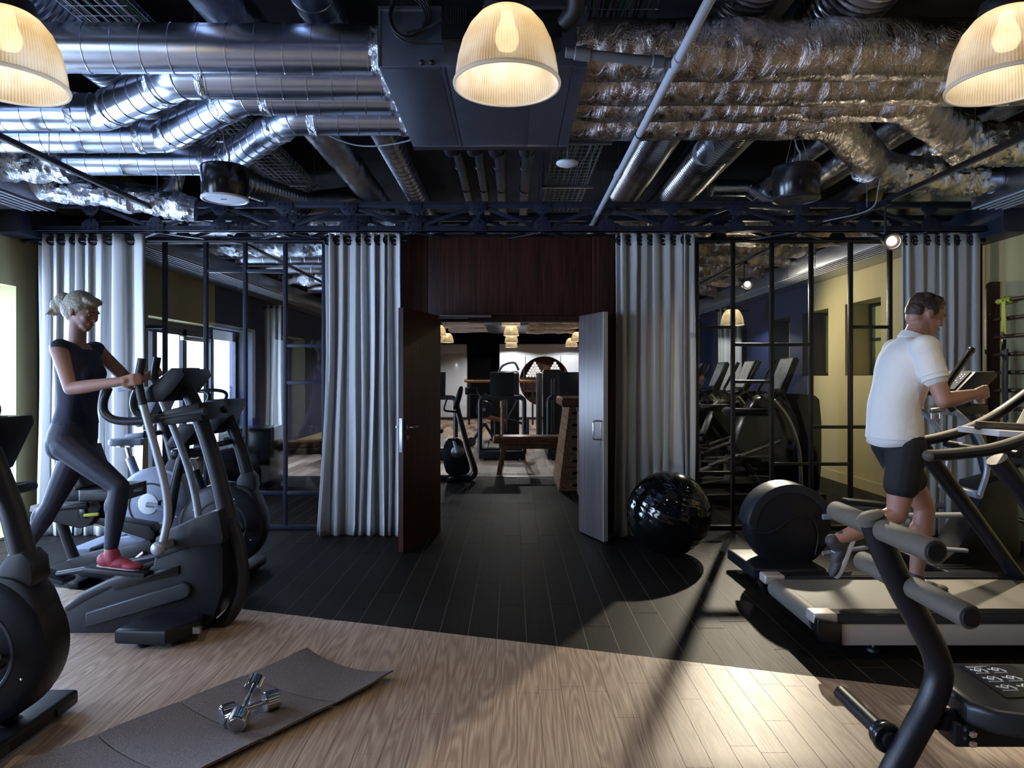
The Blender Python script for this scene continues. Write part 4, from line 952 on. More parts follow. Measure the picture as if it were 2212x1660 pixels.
xa, xb = P(266, 0, 3.82).x, P(410, 0, 3.82).x
MB().prism([(xa, 3.74, .075), (xa+.05, 3.98, .075), (xb+.0, 4.0, .075), (xb+.03, 3.88, .075), (xb-.09, 3.72, .075)], (0, 0, .085), .022, 3).build('front_foot', 'machine', t)
MB().box((xb-.02, 3.86, .07), (.13, .03, .04), bev=.006).build('foot_insert', 'steel', t)
for x, y in ((xa+.12, 3.80), (xb-.1, 3.84), (-2.5, 4.2), (-1.85, 4.2)): MB().lathe([(0, 0), (.03, 0), (.03, .01), (.01, .02), (.01, .05), (0, .05)], (x, y, 0), seg=14).build('levelling_foot', 'rubber', t)
MB().box2((-2.60, 4.02, .03), (-1.95, 4.22, .07), bev=.01).build('base_rail', 'machine', t)
for (px, py), yy in (((258, 1232), 3.99), ((90, 1238), 4.25)):   # foot plates
    c0 = P(px, py, yy); MB().box((c0.x, yy, c0.z), (.36, .13, .03), Matrix.Rotation(.10 if px > 200 else .28, 3, 'Y'), .01).build('foot_plate', 'machine2', t)
    MB().tube([(c0.x+.1, 4.12 if 0 else yy, c0.z-.01), (-2.05, yy*.5+2.06, .42)], .02, 10).build('pedal_link', 'machine2', t)

# ---- recumbent bike behind the woman
Y = 5.05; t = thing('recumbent_bike', 'recumbent exercise bike with a padded backrest and yellow release lever', 'exercise bike', (-3.1, Y, 0))
def slabq(name, p0, p1, th, yw, mt, par, bev=.02):
    a, b = P(*p0, Y), P(*p1, Y); d = (b-a); n = Vector((-d.z, 0, d.x)).normalized()*th
    return MB().prism([a-n/2, b-n/2, b+n/2, a+n/2], (0, yw, 0), bev, 3).build(name, mt, par)
slabq('backrest', (176, 966), (206, 1048), .085, .38, 'pad', t, .03)
slabq('backrest_shell', (168, 978), (196, 1048), .03, .34, 'machine2', t, .01)
slabq('seat', (200, 1062), (292, 1060), .10, .36, 'pad', t, .035)
MB().side(S(Y, [(178, 1036), (205, 1038), (218, 1062), (205, 1078), (168, 1078), (150, 1080)]), Y, .16, .015).build('seat_bracket', 'machine2', t)
MB().lathe([(0, 0), (.034, 0), (.034, .008), (0, .008)], P(168, 1058, Y-.08), (0, -1, 0), 24).build('bracket_boss', 'machine', t)
MB().side(S(Y, [(122, 1102), (132, 1084), (170, 1078), (232, 1076), (238, 1090), (212, 1130), (190, 1136), (132, 1122), (120, 1114)]), Y, .22, .015).build('seat_carriage', 'machine2', t)
for s in (-1, 1): MB().rod(P(130, 1092, Y)+Vector((0, s*.17, 0)), P(222, 1082, Y)+Vector((0, s*.17, 0)), .022, 14, .006).build('side_handle', 'machine', t)
MB().rod(P(182, 1114, Y-.13), P(214, 1111, Y-.13), .012, 12, .004).build('release_lever', 'yellow', t, label='yellow release lever')
MB().box(P(178, 1110, Y-.12), (.05, .02, .07), bev=.004).build('lever_plate', 'machine_gloss', t)
MB().side(S(Y, [(78, 1090), (330, 1142), (328, 1158), (75, 1102)]), Y, .12, .006).build('seat_rail', 'skirt', t)
MB().side(S(Y, [(212, 1112), (332, 1132), (345, 1150), (338, 1172), (322, 1160), (212, 1126)]), Y, .14, .008).build('rail_cover', 'machine', t)
MB().rod(P(290, 1062, Y-.1), P(312, 1058, Y-.1), .018, 12, .004).build('seat_knob', 'rubber', t)
MB().tube(spline(Pl([(130, 1118, Y), (150, 1180, Y), (172, 1226, Y), (205, 1248, Y), (270, 1252, Y), (330, 1250, Y)]), 6), .038, 16).build('frame_tube', 'machine2', t)
MB().side(S(Y, [(160, 1204), (232, 1186), (300, 1170), (338, 1160), (352, 1180), (352, 1236), (320, 1246), (215, 1242), (175, 1228)]), Y, .20, .02).build('drive_body', 'machine2', t)
MB().tube(spline(Pl([(335, 1165, Y), (362, 1130, Y), (380, 1040, Y), (400, 960, Y)]), 6), .034, 14).build('console_post', 'machine2', t)
MB().side(S(Y, [(380, 955), (408, 915), (440, 915), (446, 925), (415, 962), (384, 964)]), Y, .30, .012).build('console', 'machine', t)
for px, py in ((200, 1250), (335, 1250)): MB().box((P(px, py, Y).x, Y, .025), (.08, .46, .05), bev=.015).build('base_foot', 'machine', t)
for s in (-1, 1): 
    a = P(330, 1185, Y)+Vector((0, s*.12, 0)); b = a+Vector((.12*s, 0, .1*s)); MB().tube([a, b], .015, 10).build('crank_arm', 'steel', t); MB().box(b+Vector((0, s*.05, 0)), (.10, .09, .025), bev=.006).build('pedal', 'machine', t)

# ---- right cross trainer with the round housing
Y = 5.12; t = thing('cross_trainer', 'dark cross trainer with a round flywheel housing behind the running man', 'cross trainer', (2.8, Y, 0))
hc = P(1697, 1133, Y)
MB().lathe([(0, -.11), (.26, -.11), (.298, -.09), (.312, -.05), (.312, .05), (.298, .09), (.26, .11), (0, .11)], (hc.x, Y, hc.z), (0, 1, 0), 60).build('flywheel_housing', 'machine', t)
sw = MB()
pts = [(hc.x+.318*math.cos(a), hc.z+.318*math.sin(a)) for a in [math.radians(v) for v in range(25, 185, 8)]]
pin = [(hc.x+.255*math.cos(a), hc.z+.255*math.sin(a)) for a in [math.radians(v) for v in range(25, 185, 8)]]
sw.prism([(x, Y, z) for x, z in pts+pin[::-1]], (0, .235, 0), .008, 2); sw.build('top_band', 'machine2', t)
MB().tube(spline([(hc.x-.31, Y-.118, hc.z-.02), (hc.x-.16, Y-.120, hc.z-.035), (hc.x+.02, Y-.120, hc.z+.08), (hc.x+.14, Y-.120, hc.z+.07), (hc.x+.19, Y-.12, hc.z-.05), (hc.x+.17, Y-.12, hc.z-.2)], 8), .004, 6).build('cover_seam', 'machine2', t)
for z in (1.0,): MB().prism([(hc.x-.33, Y-.27, .10), (hc.x-.35, Y+.27, .10), (hc.x+.16, Y+.27, .10), (hc.x+.18, Y-.27, .10), (hc.x-.1, Y-.34, .10)], (0, 0, .085), .02, 3).build('rear_foot', 'machine', t)
MB().box((hc.x+.05, Y-.30, .075), (.36, .10, .05), bev=.012).build('foot_lip', 'machine2', t)
for x, y in ((hc.x-.2, Y-.2), (hc.x-.2, Y+.2), (hc.x+.08, Y-.27), (3.45, Y-.3), (3.45, Y+.3)): MB().lathe([(0, 0), (.028, 0), (.028, .01), (.01, .02), (.01, .07), (0, .07)], (x, y, 0), seg=14).build('levelling_foot', 'rubber', t)
for s in (-1, 1):
    yy = Y+s*.17
    MB().rod((hc.x+.20, yy, hc.z+.09), (3.35, yy, .50), .021, 14, .005).build('pedal_rail', 'silver_paint', t)
    MB().box((2.78, yy, .40 if s < 0 else .52), (.40, .13, .035), Matrix.Rotation(.1*s, 3, 'Y'), .012).build('foot_plate', 'machine2', t)
    MB().tube([(hc.x+.20, yy, .22), (2.7, yy, .28), (3.3, yy, .24)], .017, 12).build('lower_link', 'silver_paint', t)
MB().side(S(Y, [(2096, 1040), (2148, 1026), (2172, 1085), (2178, 1180), (2160, 1236), (2040, 1240), (1990, 1220), (2040, 1180), (2078, 1120)]), Y, .28, .03).build('drive_body', 'machine', t)
MB().prism([(3.05, Y-.36, .09), (3.05, Y+.36, .09), (3.62, Y+.36, .09), (3.62, Y-.36, .09)], (0, 0, .09), .02, 3).build('front_foot', 'machine', t)
MB().tube(spline(Pl([(2150, 1090, Y), (2132, 1010, Y), (2108, 930, Y), (2082, 855, Y)]), 6), .046, 20).build('column', 'machine2', t)
c = MB().side(S(Y, [(2030, 846), (2070, 804), (2112, 803), (2118, 812), (2088, 842), (2068, 856), (2036, 856)]), Y, .38, .012).build('console', 'machine2', t)
a, b = P(2033, 842, Y), P(2070, 804, Y); n_ = Vector((-(b-a).z, 0, (b-a).x)).normalized()*.008; n_ = n_ if n_.z > 0 else -n_
MB().prism([v+n_+Vector((0, s*.16, 0)) for v, s in ((a, -1), (b, -1), (b, 1), (a, 1))], (0, 0, .003)).build('screen', 'screen', c)
sp = MB(); rr = random.Random(5)
for i in range(7):
    for j in range(9):
        if rr.random() < .6:
            v = a.lerp(b, .12+.76*i/7)+n_*1.5+Vector((0, -.13+.26*j/8, .002)); sp.box(v, (.008, .008, .002), Matrix.Rotation(-math.atan2((b-a).z, (b-a).x), 3, 'Y'))
sp.build('key_print', 'white_print', c, kind='stuff')
MB().side(S(Y, [(2035, 878), (2102, 872), (2104, 892), (2030, 896)]), Y, .34, .02).build('handle_hub', 'machine2', t)
for s in (-1, 1):
    yy = Y+s*.22; sh = 0
    g = spline([(P(x, 0, 4.95).x, yy, P(0, z, 4.95).z) for x, z in [(2106, 1068), (2122, 1010), (2108, 950), (2078, 910), (2050, 886)]], 6)
    lv = MB().tube(g, .020, 14).build('moving_lever', 'silver_paint', t)
    g2 = spline([(P(x, 0, 4.95).x, yy, P(0, z, 4.95).z) for x, z in [(2050, 886), (2034, 862), (2037, 832), (2060, 798), (2088, 758)]], 6)
    MB().tube(g2, .024, 14).build('lever_grip', 'machine_gloss', lv)
    MB().ell(g2[-1], .027).build('grip_end', 'machine_gloss', lv)
    MB().rod((g[0].x, yy, g[0].z), (g[0].x+.02, Y, g[0].z), .03, 16, .006).build('pivot', 'silver_paint', lv)
MB().tube(fillet([P(2012, 893, Y-.2), P(2012, 908, Y-.2), P(2030, 907, Y-.2), P(2030, 893, Y-.2)], .01), .0035, 6).build('cup_wire', 'steel', t)
MB().rod(P(2010, 888, Y-.17), P(2040, 884, Y-.17), .018, 12, .005).build('pulse_grip', 'steel', t)

# ---- treadmill under the man
YN, YFR = 3.62, 4.42; t = thing('treadmill', 'treadmill with a pale belt that the man in the white polo runs on', 'treadmill', (2.7, 4.0, 0))
X0, X1 = 1.60, 3.75
MB().box2((X0+.06, YN+.10, .195), (X1-.1, YFR-.10, .222), bev=.012).build('belt', 'belt', t)
MB().rod((X0+.075, YN+.10, .165), (X0+.075, YFR-.10, .165), .058, 28).build('rear_roller', 'belt', t)
for y0, y1 in ((YN, YN+.10), (YFR-.10, YFR)):
    MB().box2((X0+.12, y0, .18), (X1, y1, .238), bev=.008).build('side_rail', 'machine2', t)
    rb = MB()
    for k in range(5): rb.box2((X0+.12, y0+.012+k*.017, .237), (X1, y0+.020+k*.017, .242))
    rb.build('rail_ribs', 'machine', t, kind='stuff')
    MB().box2((X0, y0-.003, .185), (X0+.13, y1+.003, .243), bev=.014, seg=3) .build('rail_end_cap', 'skirt', t)
for y0, s in ((YN, -1), (YFR, 1)):
    MB().side([(X0+.12, .19), (X1, .19), (X1, .085), (X0+.14, .085)], y0+s*.012, .024, .004).build('side_skirt', 'skirt', t)
    MB().prism([(X0+.005, y0, .225), (X0, y0, .16), (X0+.035, y0, .10), (X0+.135, y0, .078), (X0+.135, y0, .20)], (0, .075, 0), .012, 3).build('rear_end_cap', 'machine_gloss', t)
MB().box2((X0+.2, YN+.06, .08), (X1-.05, YFR-.06, .17), bev=.01).build('under_frame', 'black_steel', t)
for x in (X0+.38, X1-.25):
    for y in (YN+.12, YFR-.12):
        f = MB().rod((x, y, .015), (x, y, .09), .008, 12).build('foot_bolt', 'steel', t); MB().lathe([(0, 0), (.034, 0), (.030, .014), (.01, .02), (0, .02)], (x, y, 0), seg=18).build('foot_pad', 'rubber', f)
MB().side([(3.45, .10), (3.45, .30), (3.60, .36), (4.05, .30), (4.12, .10)], 4.02, .70, .03, 1).build('motor_hood', 'machine', t)
for yy, q in ((3.66, [(2008, 985), (2035, 984), (2080, 980), (2140, 972), (2212, 950), (2280, 915)]), (4.34, [(1978, 956), (2030, 946), (2090, 928), (2150, 898), (2212, 855), (2270, 812)])):
    pts = spline([P(x, z, yy) for x, z in q], 6); h_ = MB().tube(pts, .040, 18, flat=.75).build('handrail', 'machine', t); MB().ell(pts[0], (.035, .038, .032)).build('rail_tip', 'foam_grip', h_)
    up = [p+Vector((0, 0, .014)) for p in pts]; MB().tube(up, .036, 16, flat=.5, up=(0, 0, 1)).build('rail_top', 'foam_grip', h_)
for yy, tx in ((4.34, 2.60), (3.66, 2.60)):
    MB().tube([(tx, yy, 1.06), (tx+.30, yy, .66), (tx+.66, yy, .16)], [.062, .056, .052], 20, flat=.8).build('upright', 'machine', t)
    MB().box((tx+.66, yy, .16), (.22, .10, .14), bev=.02).build('upright_foot', 'machine', t)
MB().rod((2.74, 3.69, 1.08), (2.74, 4.31, 1.08), .022, 14).build('cross_tube', 'machine', t)
MB().side([(2.74, 1.20), (3.25, 1.17), (3.25, 1.135), (2.74, 1.165)], 4.02, .36, .008).build('accessory_shelf', 'plastic_white', t)
MB().rod(P(2108, 919, 4.0), P(2300, 930, 4.0), .026, 16, .01).build('grip_bar', 'foam_grip', t)
MB().side([(3.15, 1.05), (3.22, 1.12), (3.42, 1.50), (3.40, 1.56), (3.34, 1.54), (3.12, 1.12)], 4.0, .60, .02).build('console', 'machine', t)
MB().side([(3.05, .98), (3.45, .98), (3.45, 1.10), (3.05, 1.14)], 4.0, .62, .03).build('console_base', 'machine', t)

# ---- near bench with the bent bar and rollers
YB_ = 2.16; t = thing('abdominal_bench', 'near exercise bench with a bent black bar, foam rollers and a padded seat', 'exercise bench', (1.5, YB_, 0))
bar = [P(1884, 1120, YB_), P(1908, 1185, YB_), P(1945, 1265, YB_), P(1990, 1350, YB_), P(2020, 1412, YB_), P(2028, 1462, YB_), P(2010, 1520, YB_), P(1972, 1590, YB_), P(1932, 1665, YB_), P(1880, 1765, YB_), Vector((1.07, YB_, .045))]
MB().tube(spline(bar, 7), .041, 24).build('bent_bar', 'machine', t)
tp = bar[0]; MB().lathe([(0, .012), (.030, .010), (.042, 0), (.042, -.02), (0, -.02)], tp+Vector((-.006, 0, .006)), (-.35, 0, .94), 24).build('bar_cap', 'foam_grip', t)
for (px, py) in ((1893, 1140), (1958, 1262)):
    c0 = P(px, py, YB_)
    for s, ln in ((-1, .27), (1, .24)):
        r_ = MB().rod((c0.x, YB_+s*.035, c0.z), (c0.x, YB_+s*(.035+ln), c0.z), .034, 24, .006).build('foam_roller', 'foam_grip', t)
        MB().lathe([(0, .002), (.024, .002), (.026, 0), (.026, -.004), (0, -.004)], (c0.x, YB_+s*(.036+ln), c0.z), (0, s, 0), 24).build('roller_end', 'rubber', r_)
c0 = P(1935, 1612, YB_)
MB().rod((c0.x, YB_+.02, c0.z), (c0.x, YB_+.36, c0.z), .027, 22, .003).build('lower_peg', 'machine', t)
MB().lathe([(.027, 0), (.046, 0), (.050, .012), (.046, .026), (.040, .028), (.044, .045), (.027, .047)], (c0.x, YB_+.035, c0.z), (0, 1, 0), 26).build('peg_collar', 'machine_gloss', t)
MB().lathe([(.012, .0), (.026, .0), (.026, .004), (.012, .004)], (c0.x, YB_+.36, c0.z), (0, 1, 0), 6, closed=True).build('peg_bore', 'gap', t)
MB().prism([(1.40, 2.10, .463), (1.45, 2.035, .463), (1.60, 1.99, .463), (2.55, 1.95, .463), (2.55, 2.37, .463), (1.52, 2.40, .463), (1.42, 2.34, .463)], (0, 0, .075), .026, 4).build('seat_pad', 'pad', t)
MB().prism([(1.46, 2.10, .418), (1.6, 2.02, .418), (2.5, 1.99, .418), (2.5, 2.33, .418), (1.5, 2.35, .418)], (0, 0, .02), .004).build('pad_board', 'machine', t)
lb = [P(2072, 1437, 2.36), P(2118, 1437, 2.36), P(2226, 1512, 2.13), P(2130, 1517, 2.12)]; zt = .5025
def onpad(u, v):   # u across, v down the label
    a0, a1, b1, b0 = [Vector(((p-CX)*0, 0, 0)) for p in (0, 0, 0, 0)]
    A, B, C_, D = Vector((1.545, 2.355)), Vector((1.64, 2.36)), Vector((1.66, 2.13)), Vector((1.535, 2.12))
    q = A.lerp(B, u).lerp(D.lerp(C_, u), v); return Vector((q.x, q.y, zt))
lab = MB().prism([onpad(0, 0), onpad(1.9, 0), onpad(1.9, 1), onpad(0, 1)], (0, 0, .0025)).build('instruction_label', 'label_black', t)
pr = MB(); rp = MB()
for iu in range(2):
    for iv in range(3):
        u0, v0 = .18+iu*.62, .20+iv*.27
        p = lambda u, v: onpad(u0+u, v0+v)+Vector((0, 0, .002))
        pr.box(p(.02, -.05), (.010, .010, .001))                                   # head
        pr.tube([p(.08, -.02), p(.22, .02)], .004, 5).tube([p(.22, .02), p(.34, -.06), p(.44, .05)], .0035, 5).tube([p(.08, -.02), p(.2, -.09), p(.3, -.05)], .0028, 5)
        pr.tube([p(.0, .07), p(.42, .08)], .0022, 5); rp.tube([p(.36, -.085), p(.41, -.085)], .0018, 5)
for k in range(3): pr.tube([onpad(.15, .04+k*.022)+Vector((0, 0, .002)), onpad(.15+.9-.2*k, .04+k*.022)+Vector((0, 0, .002))], .0013, 5)
pr.build('pictogram_print', 'white_print', lab, kind='stuff'); rp.build('red_print', 'red_print', lab, kind='stuff')
MB().tube([(1.345, YB_, .42), (1.5, 2.18, .39), (2.4, 2.17, .37)], .035, 16).build('seat_beam', 'machine', t)
MB().tube([(2.3, 2.17, .37), (2.5, 2.17, .045)], .035, 16).build('rear_leg', 'machine', t)
MB().rod((1.07, YB_-.3, .04), (1.07, YB_+.1, .04), .036, 16, .01).build('front_foot_bar', 'machine', t)
MB().rod((2.5, 2.17-.3, .04), (2.5, 2.17+.3, .04), .036, 16, .01).build('rear_foot_bar', 'machine', t)
MB().tube([(1.07, YB_, .05), (2.5, 2.17, .05)], .03, 14).build('base_bar', 'machine', t)
MB().box2((1.37, 2.108, .355), (1.60, 2.20, .425), bev=.006).build('seat_bracket', 'machine', t)
for z in (.405, .375): MB().lathe([(0, 0), (.012, 0), (.012, .010), (0, .014)], (1.415, 2.10, z), (-.3, -1, 0), 6).build('hex_bolt', 'chrome', t)

# ---- ball, mat, dumbbells
t = MB(); r = .35; prof = []
for k in range(97):
    a = PI*k/96; rr_ = r*(1+.004*(math.cos(a*34) if .12*PI < a < .88*PI else 0)); prof.append((max(0, rr_*math.sin(a)) if 0 < k < 96 else 0, -rr_*math.cos(a)))
qb = Matrix.Rotation(.35, 3, 'Y')@Matrix.Rotation(.25, 3, 'X')
t.lathe(prof, (1.325, 5.77, .352), qb@Vector((0, 0, 1)), 72); bo = tag(t.build('exercise_ball', 'ball', None, (1.325, 5.77, 0), angle=60), 'large glossy black exercise ball on the dark floor beside the right curtain', 'exercise ball')
MB().lathe([(0, .002), (.014, .002), (.016, 0), (.016, -.003), (0, -.003)], Vector((1.325, 5.77, .352))+Vector((.35*.5, -.35*.84, .35*.2)).normalized()*.35, (.5, -.84, .2), 16).build('valve_plug', 'rubber', bo)
A = Vector((-1.105, 3.69)); B = Vector((-.585, 3.375)); v_ = Vector((-.205, -.288)); t = thing('folding_mat', 'grey brown folding exercise mat with creases lying on the pale floor', 'exercise mat', (-1.3, 3, 0))
U = B-A
for k in range(6):
    mb = MB(); nu, nv = 20, 8; top, bot = [], []
    for j in range(nv+1):
        s = (j/nv)*.985+.0075; rt, rb_ = [], []
        for i in range(nu+1):
            u = i/nu; e = abs(2*u-1); edge = min(j, nv-j)/(nv/2)
            z = .0015+.014*(e**2.5)*(1 if k == 0 and s < .3 else .8)+(.012*(u**4))+(.018*(1-s)**2*e**2 if k == 0 else 0)
            th = .011*(1-.45*(1-min(1, edge*3)))
            sag = -.035*(1-e**2)*0
            q = A+U*u+v_*(k+s)+v_.normalized()*(.018*(1-e**2))
            rt.append(mb.bm.verts.new((q.x, q.y, z+th))); rb_.append(mb.bm.verts.new((q.x, q.y, z)))
        top.append(rt); bot.append(rb_)
    f = mb.bm.faces.new
    for j in range(nv):
        for i in range(nu):
            f((top[j][i], top[j][i+1], top[j+1][i+1], top[j+1][i])); f((bot[j][i], bot[j+1][i], bot[j+1][i+1], bot[j][i+1]))
        f((top[j][0], top[j+1][0], bot[j+1][0], bot[j][0])); f((top[j][nu], bot[j][nu], bot[j+1][nu], top[j+1][nu]))
    for i in range(nu): f((top[0][i], bot[0][i], bot[0][i+1], top[0][i+1])); f((top[nv][i], top[nv][i+1], bot[nv][i+1], bot[nv][i]))
    mb.build('mat_panel', 'mat_foam', t)
def dumbbell(label, a, b):
    a, b = Vector(a), Vector(b); d = (b-a).normalized(); t = thing('dumbbell', label, 'dumbbell', (a+b)/2-Vector((0, 0, .04)), 'pair of chrome dumbbells')
    MB().tube([a, a.lerp(b, .35), a.lerp(b, .5), a.lerp(b, .65), b], [.0125, .0125, .0145, .0125, .0125], 20).build('handle', 'chrome', t)
    for e, s in ((a, -1), (b, 1)):
        mb = MB(); n = 64; R = [(.0405+(.0013 if (k % 4) < 2 else 0)) for k in range(n)]
        q = Vector((0, 0, 1)).rotation_difference(d*s); rings = []
        for rr_, z in ((.55, -.032), (.92, -.032), (1, -.028), (1, .028), (.92, .033), (.80, .034)):
            rings.append([mb.bm.verts.new(e+q@Vector((R[k]*rr_*math.cos(2*PI*k/n), R[k]*rr_*math.sin(2*PI*k/n), z))) for k in range(n)])
        for x, y in zip(rings, rings[1:]):
            for k in range(n): mb.bm.faces.new((x[k], x[(k+1) % n], y[(k+1) % n], y[k]))
        mb.bm.faces.new(rings[0]); mb.bm.faces.new(rings[-1]); hd = mb.build('weight_head', 'chrome', t, angle=30)
        MB().lathe([(0, .0352), (.030, .0352), (.031, .034)], e, d*s, 36).build('end_face', 'steel', hd)
dumbbell('chrome dumbbell lying crosswise on the mat underneath the other', (-1.215, 2.925, .058), (-1.075, 3.05, .058))
dumbbell('chrome dumbbell pointing at the camera, resting over the other one', (-1.150, 2.875, .059), (-1.158, 3.075, .112))

# ---- wall bars and suspension strap
t = thing('wall_bars', 'dark wooden wall bars on the yellow right wall', 'wall bars', (4.6, 5.8, 0))
for y in (6.52, 5.30): MB().prism([(XR-.03, y, .0), (XR-.155, y, .0), (XR-.155, y, 2.34), (XR-.14, y, 2.39), (XR-.11, y, 2.41), (XR-.03, y, 2.41)], (0, .035, 0), .004).build('upright', 'bar_wood', t)
for k in range(13):
    z = 2.215-.168*k if k else 2.215
    MB().rod((XR-.085, 5.30, z), (XR-.085, 6.54, z), .0175, 16).build('rung', 'rung', t)
for y in (6.52, 5.30):
    for z in (.4, 2.1): MB().ell((XR-.13, y-.019, z), (.006, .003, .006)).build('screw', 'steel', t)
t = thing('suspension_strap', 'yellow and black suspension strap hanging from a wall bar', 'suspension trainer', (4.58, 6.3, 2.2)); xs = XR-.11
mb = MB(); ring_at(mb, (XR-.085, 6.36, 2.212), (0, 1, 0), .030, .012, seg=16); ring_at(mb, (XR-.085, 6.32, 2.212), (0, 1, .2), .030, .010, seg=16); mb.rod((XR-.085, 6.28, 2.212), (XR-.085, 6.46, 2.212), .026, 14, .006); mb.build('anchor_wrap', 'yellow', t)
MB().box((xs-.01, 6.34, 2.04), (.010, .034, .32), Matrix.Rotation(.04, 3, 'X'), .002).box((xs-.02, 6.30, 2.05), (.008, .030, .30), Matrix.Rotation(-.05, 3, 'X'), .002).build('yellow_webbing', 'yellow', t)
MB().box((xs-.02, 6.33, 1.90), (.014, .036, .04)).build('strap_tag', 'label_black', t)
MB().box((xs-.01, 6.33, 1.80), (.02, .04, .10), bev=.006).build('buckle', 'machine_gloss', t)
MB().tube(spline([(xs, 6.33, 1.76), (xs-.01, 6.34, 1.5), (xs, 6.33, 1.2), (xs, 6.33, .95)], 5), .024, 10, flat=.4).tube(spline([(xs-.02, 6.28, 1.76), (xs-.03, 6.27, 1.4), (xs-.02, 6.28, 1.1)], 5), .022, 10, flat=.4).build('black_webbing', 'rubber', t)
for y, z in ((6.30, .92), (6.22, .86)):
    mb = MB(); ring_at(mb, (xs-.02, y, z-.10), (1, .2, 0), .085, .009, seg=20); mb.build('foot_cradle', 'rubber', t)
    MB().rod((xs-.02, y-.07, z-.17), (xs-.02, y+.07, z-.17), .017, 12, .004).build('handle', 'yellow' if y > 6.25 else 'rubber', t)
for i in range(2): MB().box((xs-.03, 6.36+.04*i, .72), (.008, .05, .10), Matrix.Rotation(.5-i, 3, 'X'), .002).build('yellow_tag', 'yellow', t)
# ============================================================ PEOPLE
def fuse(mb, name, material, parent, voxel=.006, smooth=3, label=None):
    """overlapping tapered volumes fused into one continuous surface"""
    o = mb.build(name, material, parent, label=label)
    r = o.modifiers.new('r', 'REMESH'); r.mode = 'VOXEL'; r.voxel_size = voxel; r.use_smooth_shade = True
    s = o.modifiers.new('s', 'SMOOTH'); s.iterations = smooth; s.factor = .6
    dg = bpy.context.evaluated_depsgraph_get(); me = bpy.data.meshes.new_from_object(o.evaluated_get(dg))
    o.modifiers.clear(); old = o.data; o.data = me; me.polygons.foreach_set('use_smooth', [True]*len(me.polygons)); bpy.data.meshes.remove(old); return o
def basis(f, u):
    f = Vector(f).normalized(); u = Vector(u); u = (u-f*u.dot(f)).normalized(); s = f.cross(u)   # s = the person's right
    return Matrix((f, s, u)).transposed()
def head(mb, c, f, u, k=1.0, female=False):
    R = basis(f, u); c = Vector(c)
    def q(x, y, z): return c+R@(Vector((x, y, z))*k)
    def e(x, y, z, a, b, d, rot=None): mb.ell(q(x, y, z), (a*k, b*k, d*k), R@(rot or Matrix.Identity(3)))
    e(-.010, 0, .030, .094, .075, .088); e(.020, 0, .005, .072, .066, .085); e(.035, 0, -.030, .050, .054, .058)
    e(.052, 0, -.070, .034, .040, .026); e(.066, 0, -.086, .018, .022, .016)                     # jaw, chin
    e(-.045, 0, -.02, .050, .058, .06); e(.074, 0, .028, .020, .052, .014)                        # nape, brow
    for s in (-1, 1):
        e(.060, s*.038, -.016, .026, .022, .024); e(.070, s*.031, .008, .014, .020, .010)
        e(-.005, s*.078, -.002, .017, .008, .030, Matrix.Rotation(.2, 3, 'Y')); e(.0, s*.076, -.024, .009, .007, .012)
    mb.cap(q(.084, 0, .012), .007*k, q(.102, 0, -.020), .0095*k); e(.094, .009, -.024, .009, .006, .006); e(.094, -.009, -.024, .009, .006, .006)
    e(.083, 0, -.048, .013, .024, .007); e(.081, 0, -.058, .013, .021, .008)
    return R, q
def face_bits(parent, R, q, k, c):
    for s in (-1, 1):
        ey = MB().ell(q(.0750, s*.031, .005), (.0125*k, .0140*k, .0095*k), R).build('eye', 'eye', parent); MB().ell(q(.0857, s*.031, .004), (.0035*k, .0058*k, .0058*k), R).build('iris', 'iris', ey)
        MB().tube([q(.091, s*.015, .023), q(.091, s*.032, .028), q(.080, s*.050, .023)], .0028*k, 6).build('eyebrow', 'brown_hair', parent)
    MB().tube(spline([q(.086, -.020, -.052), q(.093, -.008, -.050), q(.094, 0, -.051), q(.093, .008, -.050), q(.086, .020, -.052)], 4), .0042*k, 8).build('lips', 'lips', parent)
def hand(mb, wrist, d, palm, curl=1.0, s=1, k=1.0, spread=.0):
    """wrist -> direction d; palm = palm normal; four fingers of different lengths and a thumb"""
    d = Vector(d).normalized(); n = Vector(palm); n = (n-d*n.dot(d)).normalized(); sd = d.cross(n)*s; w_ = Vector(wrist)
    mb.cap(w_, .026*k, w_+d*.03*k, .028*k)
    for i, o in enumerate((-.027, -.009, .009, .027)): mb.cap(w_+d*.015*k+sd*o*.6*k, .014*k, w_+d*.085*k+sd*o*k, .0125*k)
    for i, (o, L) in enumerate(((-.029, .066), (-.0097, .078), (.0097, .074), (.029, .058))):
        p = w_+d*.088*k+sd*o*k; r = .0088*k; a = .35*curl
        for j, fr in enumerate((.45, .32, .25)):
            dd = d*math.cos(a)+n*math.sin(a)+sd*spread*o*8; nx = p+dd*L*fr*k; mb.cap(p, r, nx, r*.92, 10); p = nx; r *= .92; a += .85*curl
    p = w_+d*.025*k-sd*.026*k; a1 = (d*.62-sd*.68+n*.35*curl).normalized(); a2 = (d*.75-sd*.15+n*.65*curl).normalized()
    m1 = p+a1*.042*k; mb.cap(p, .015*k, m1, .0115*k, 10); mb.cap(m1, .011*k, m1+a2*.034*k, .0095*k, 10)
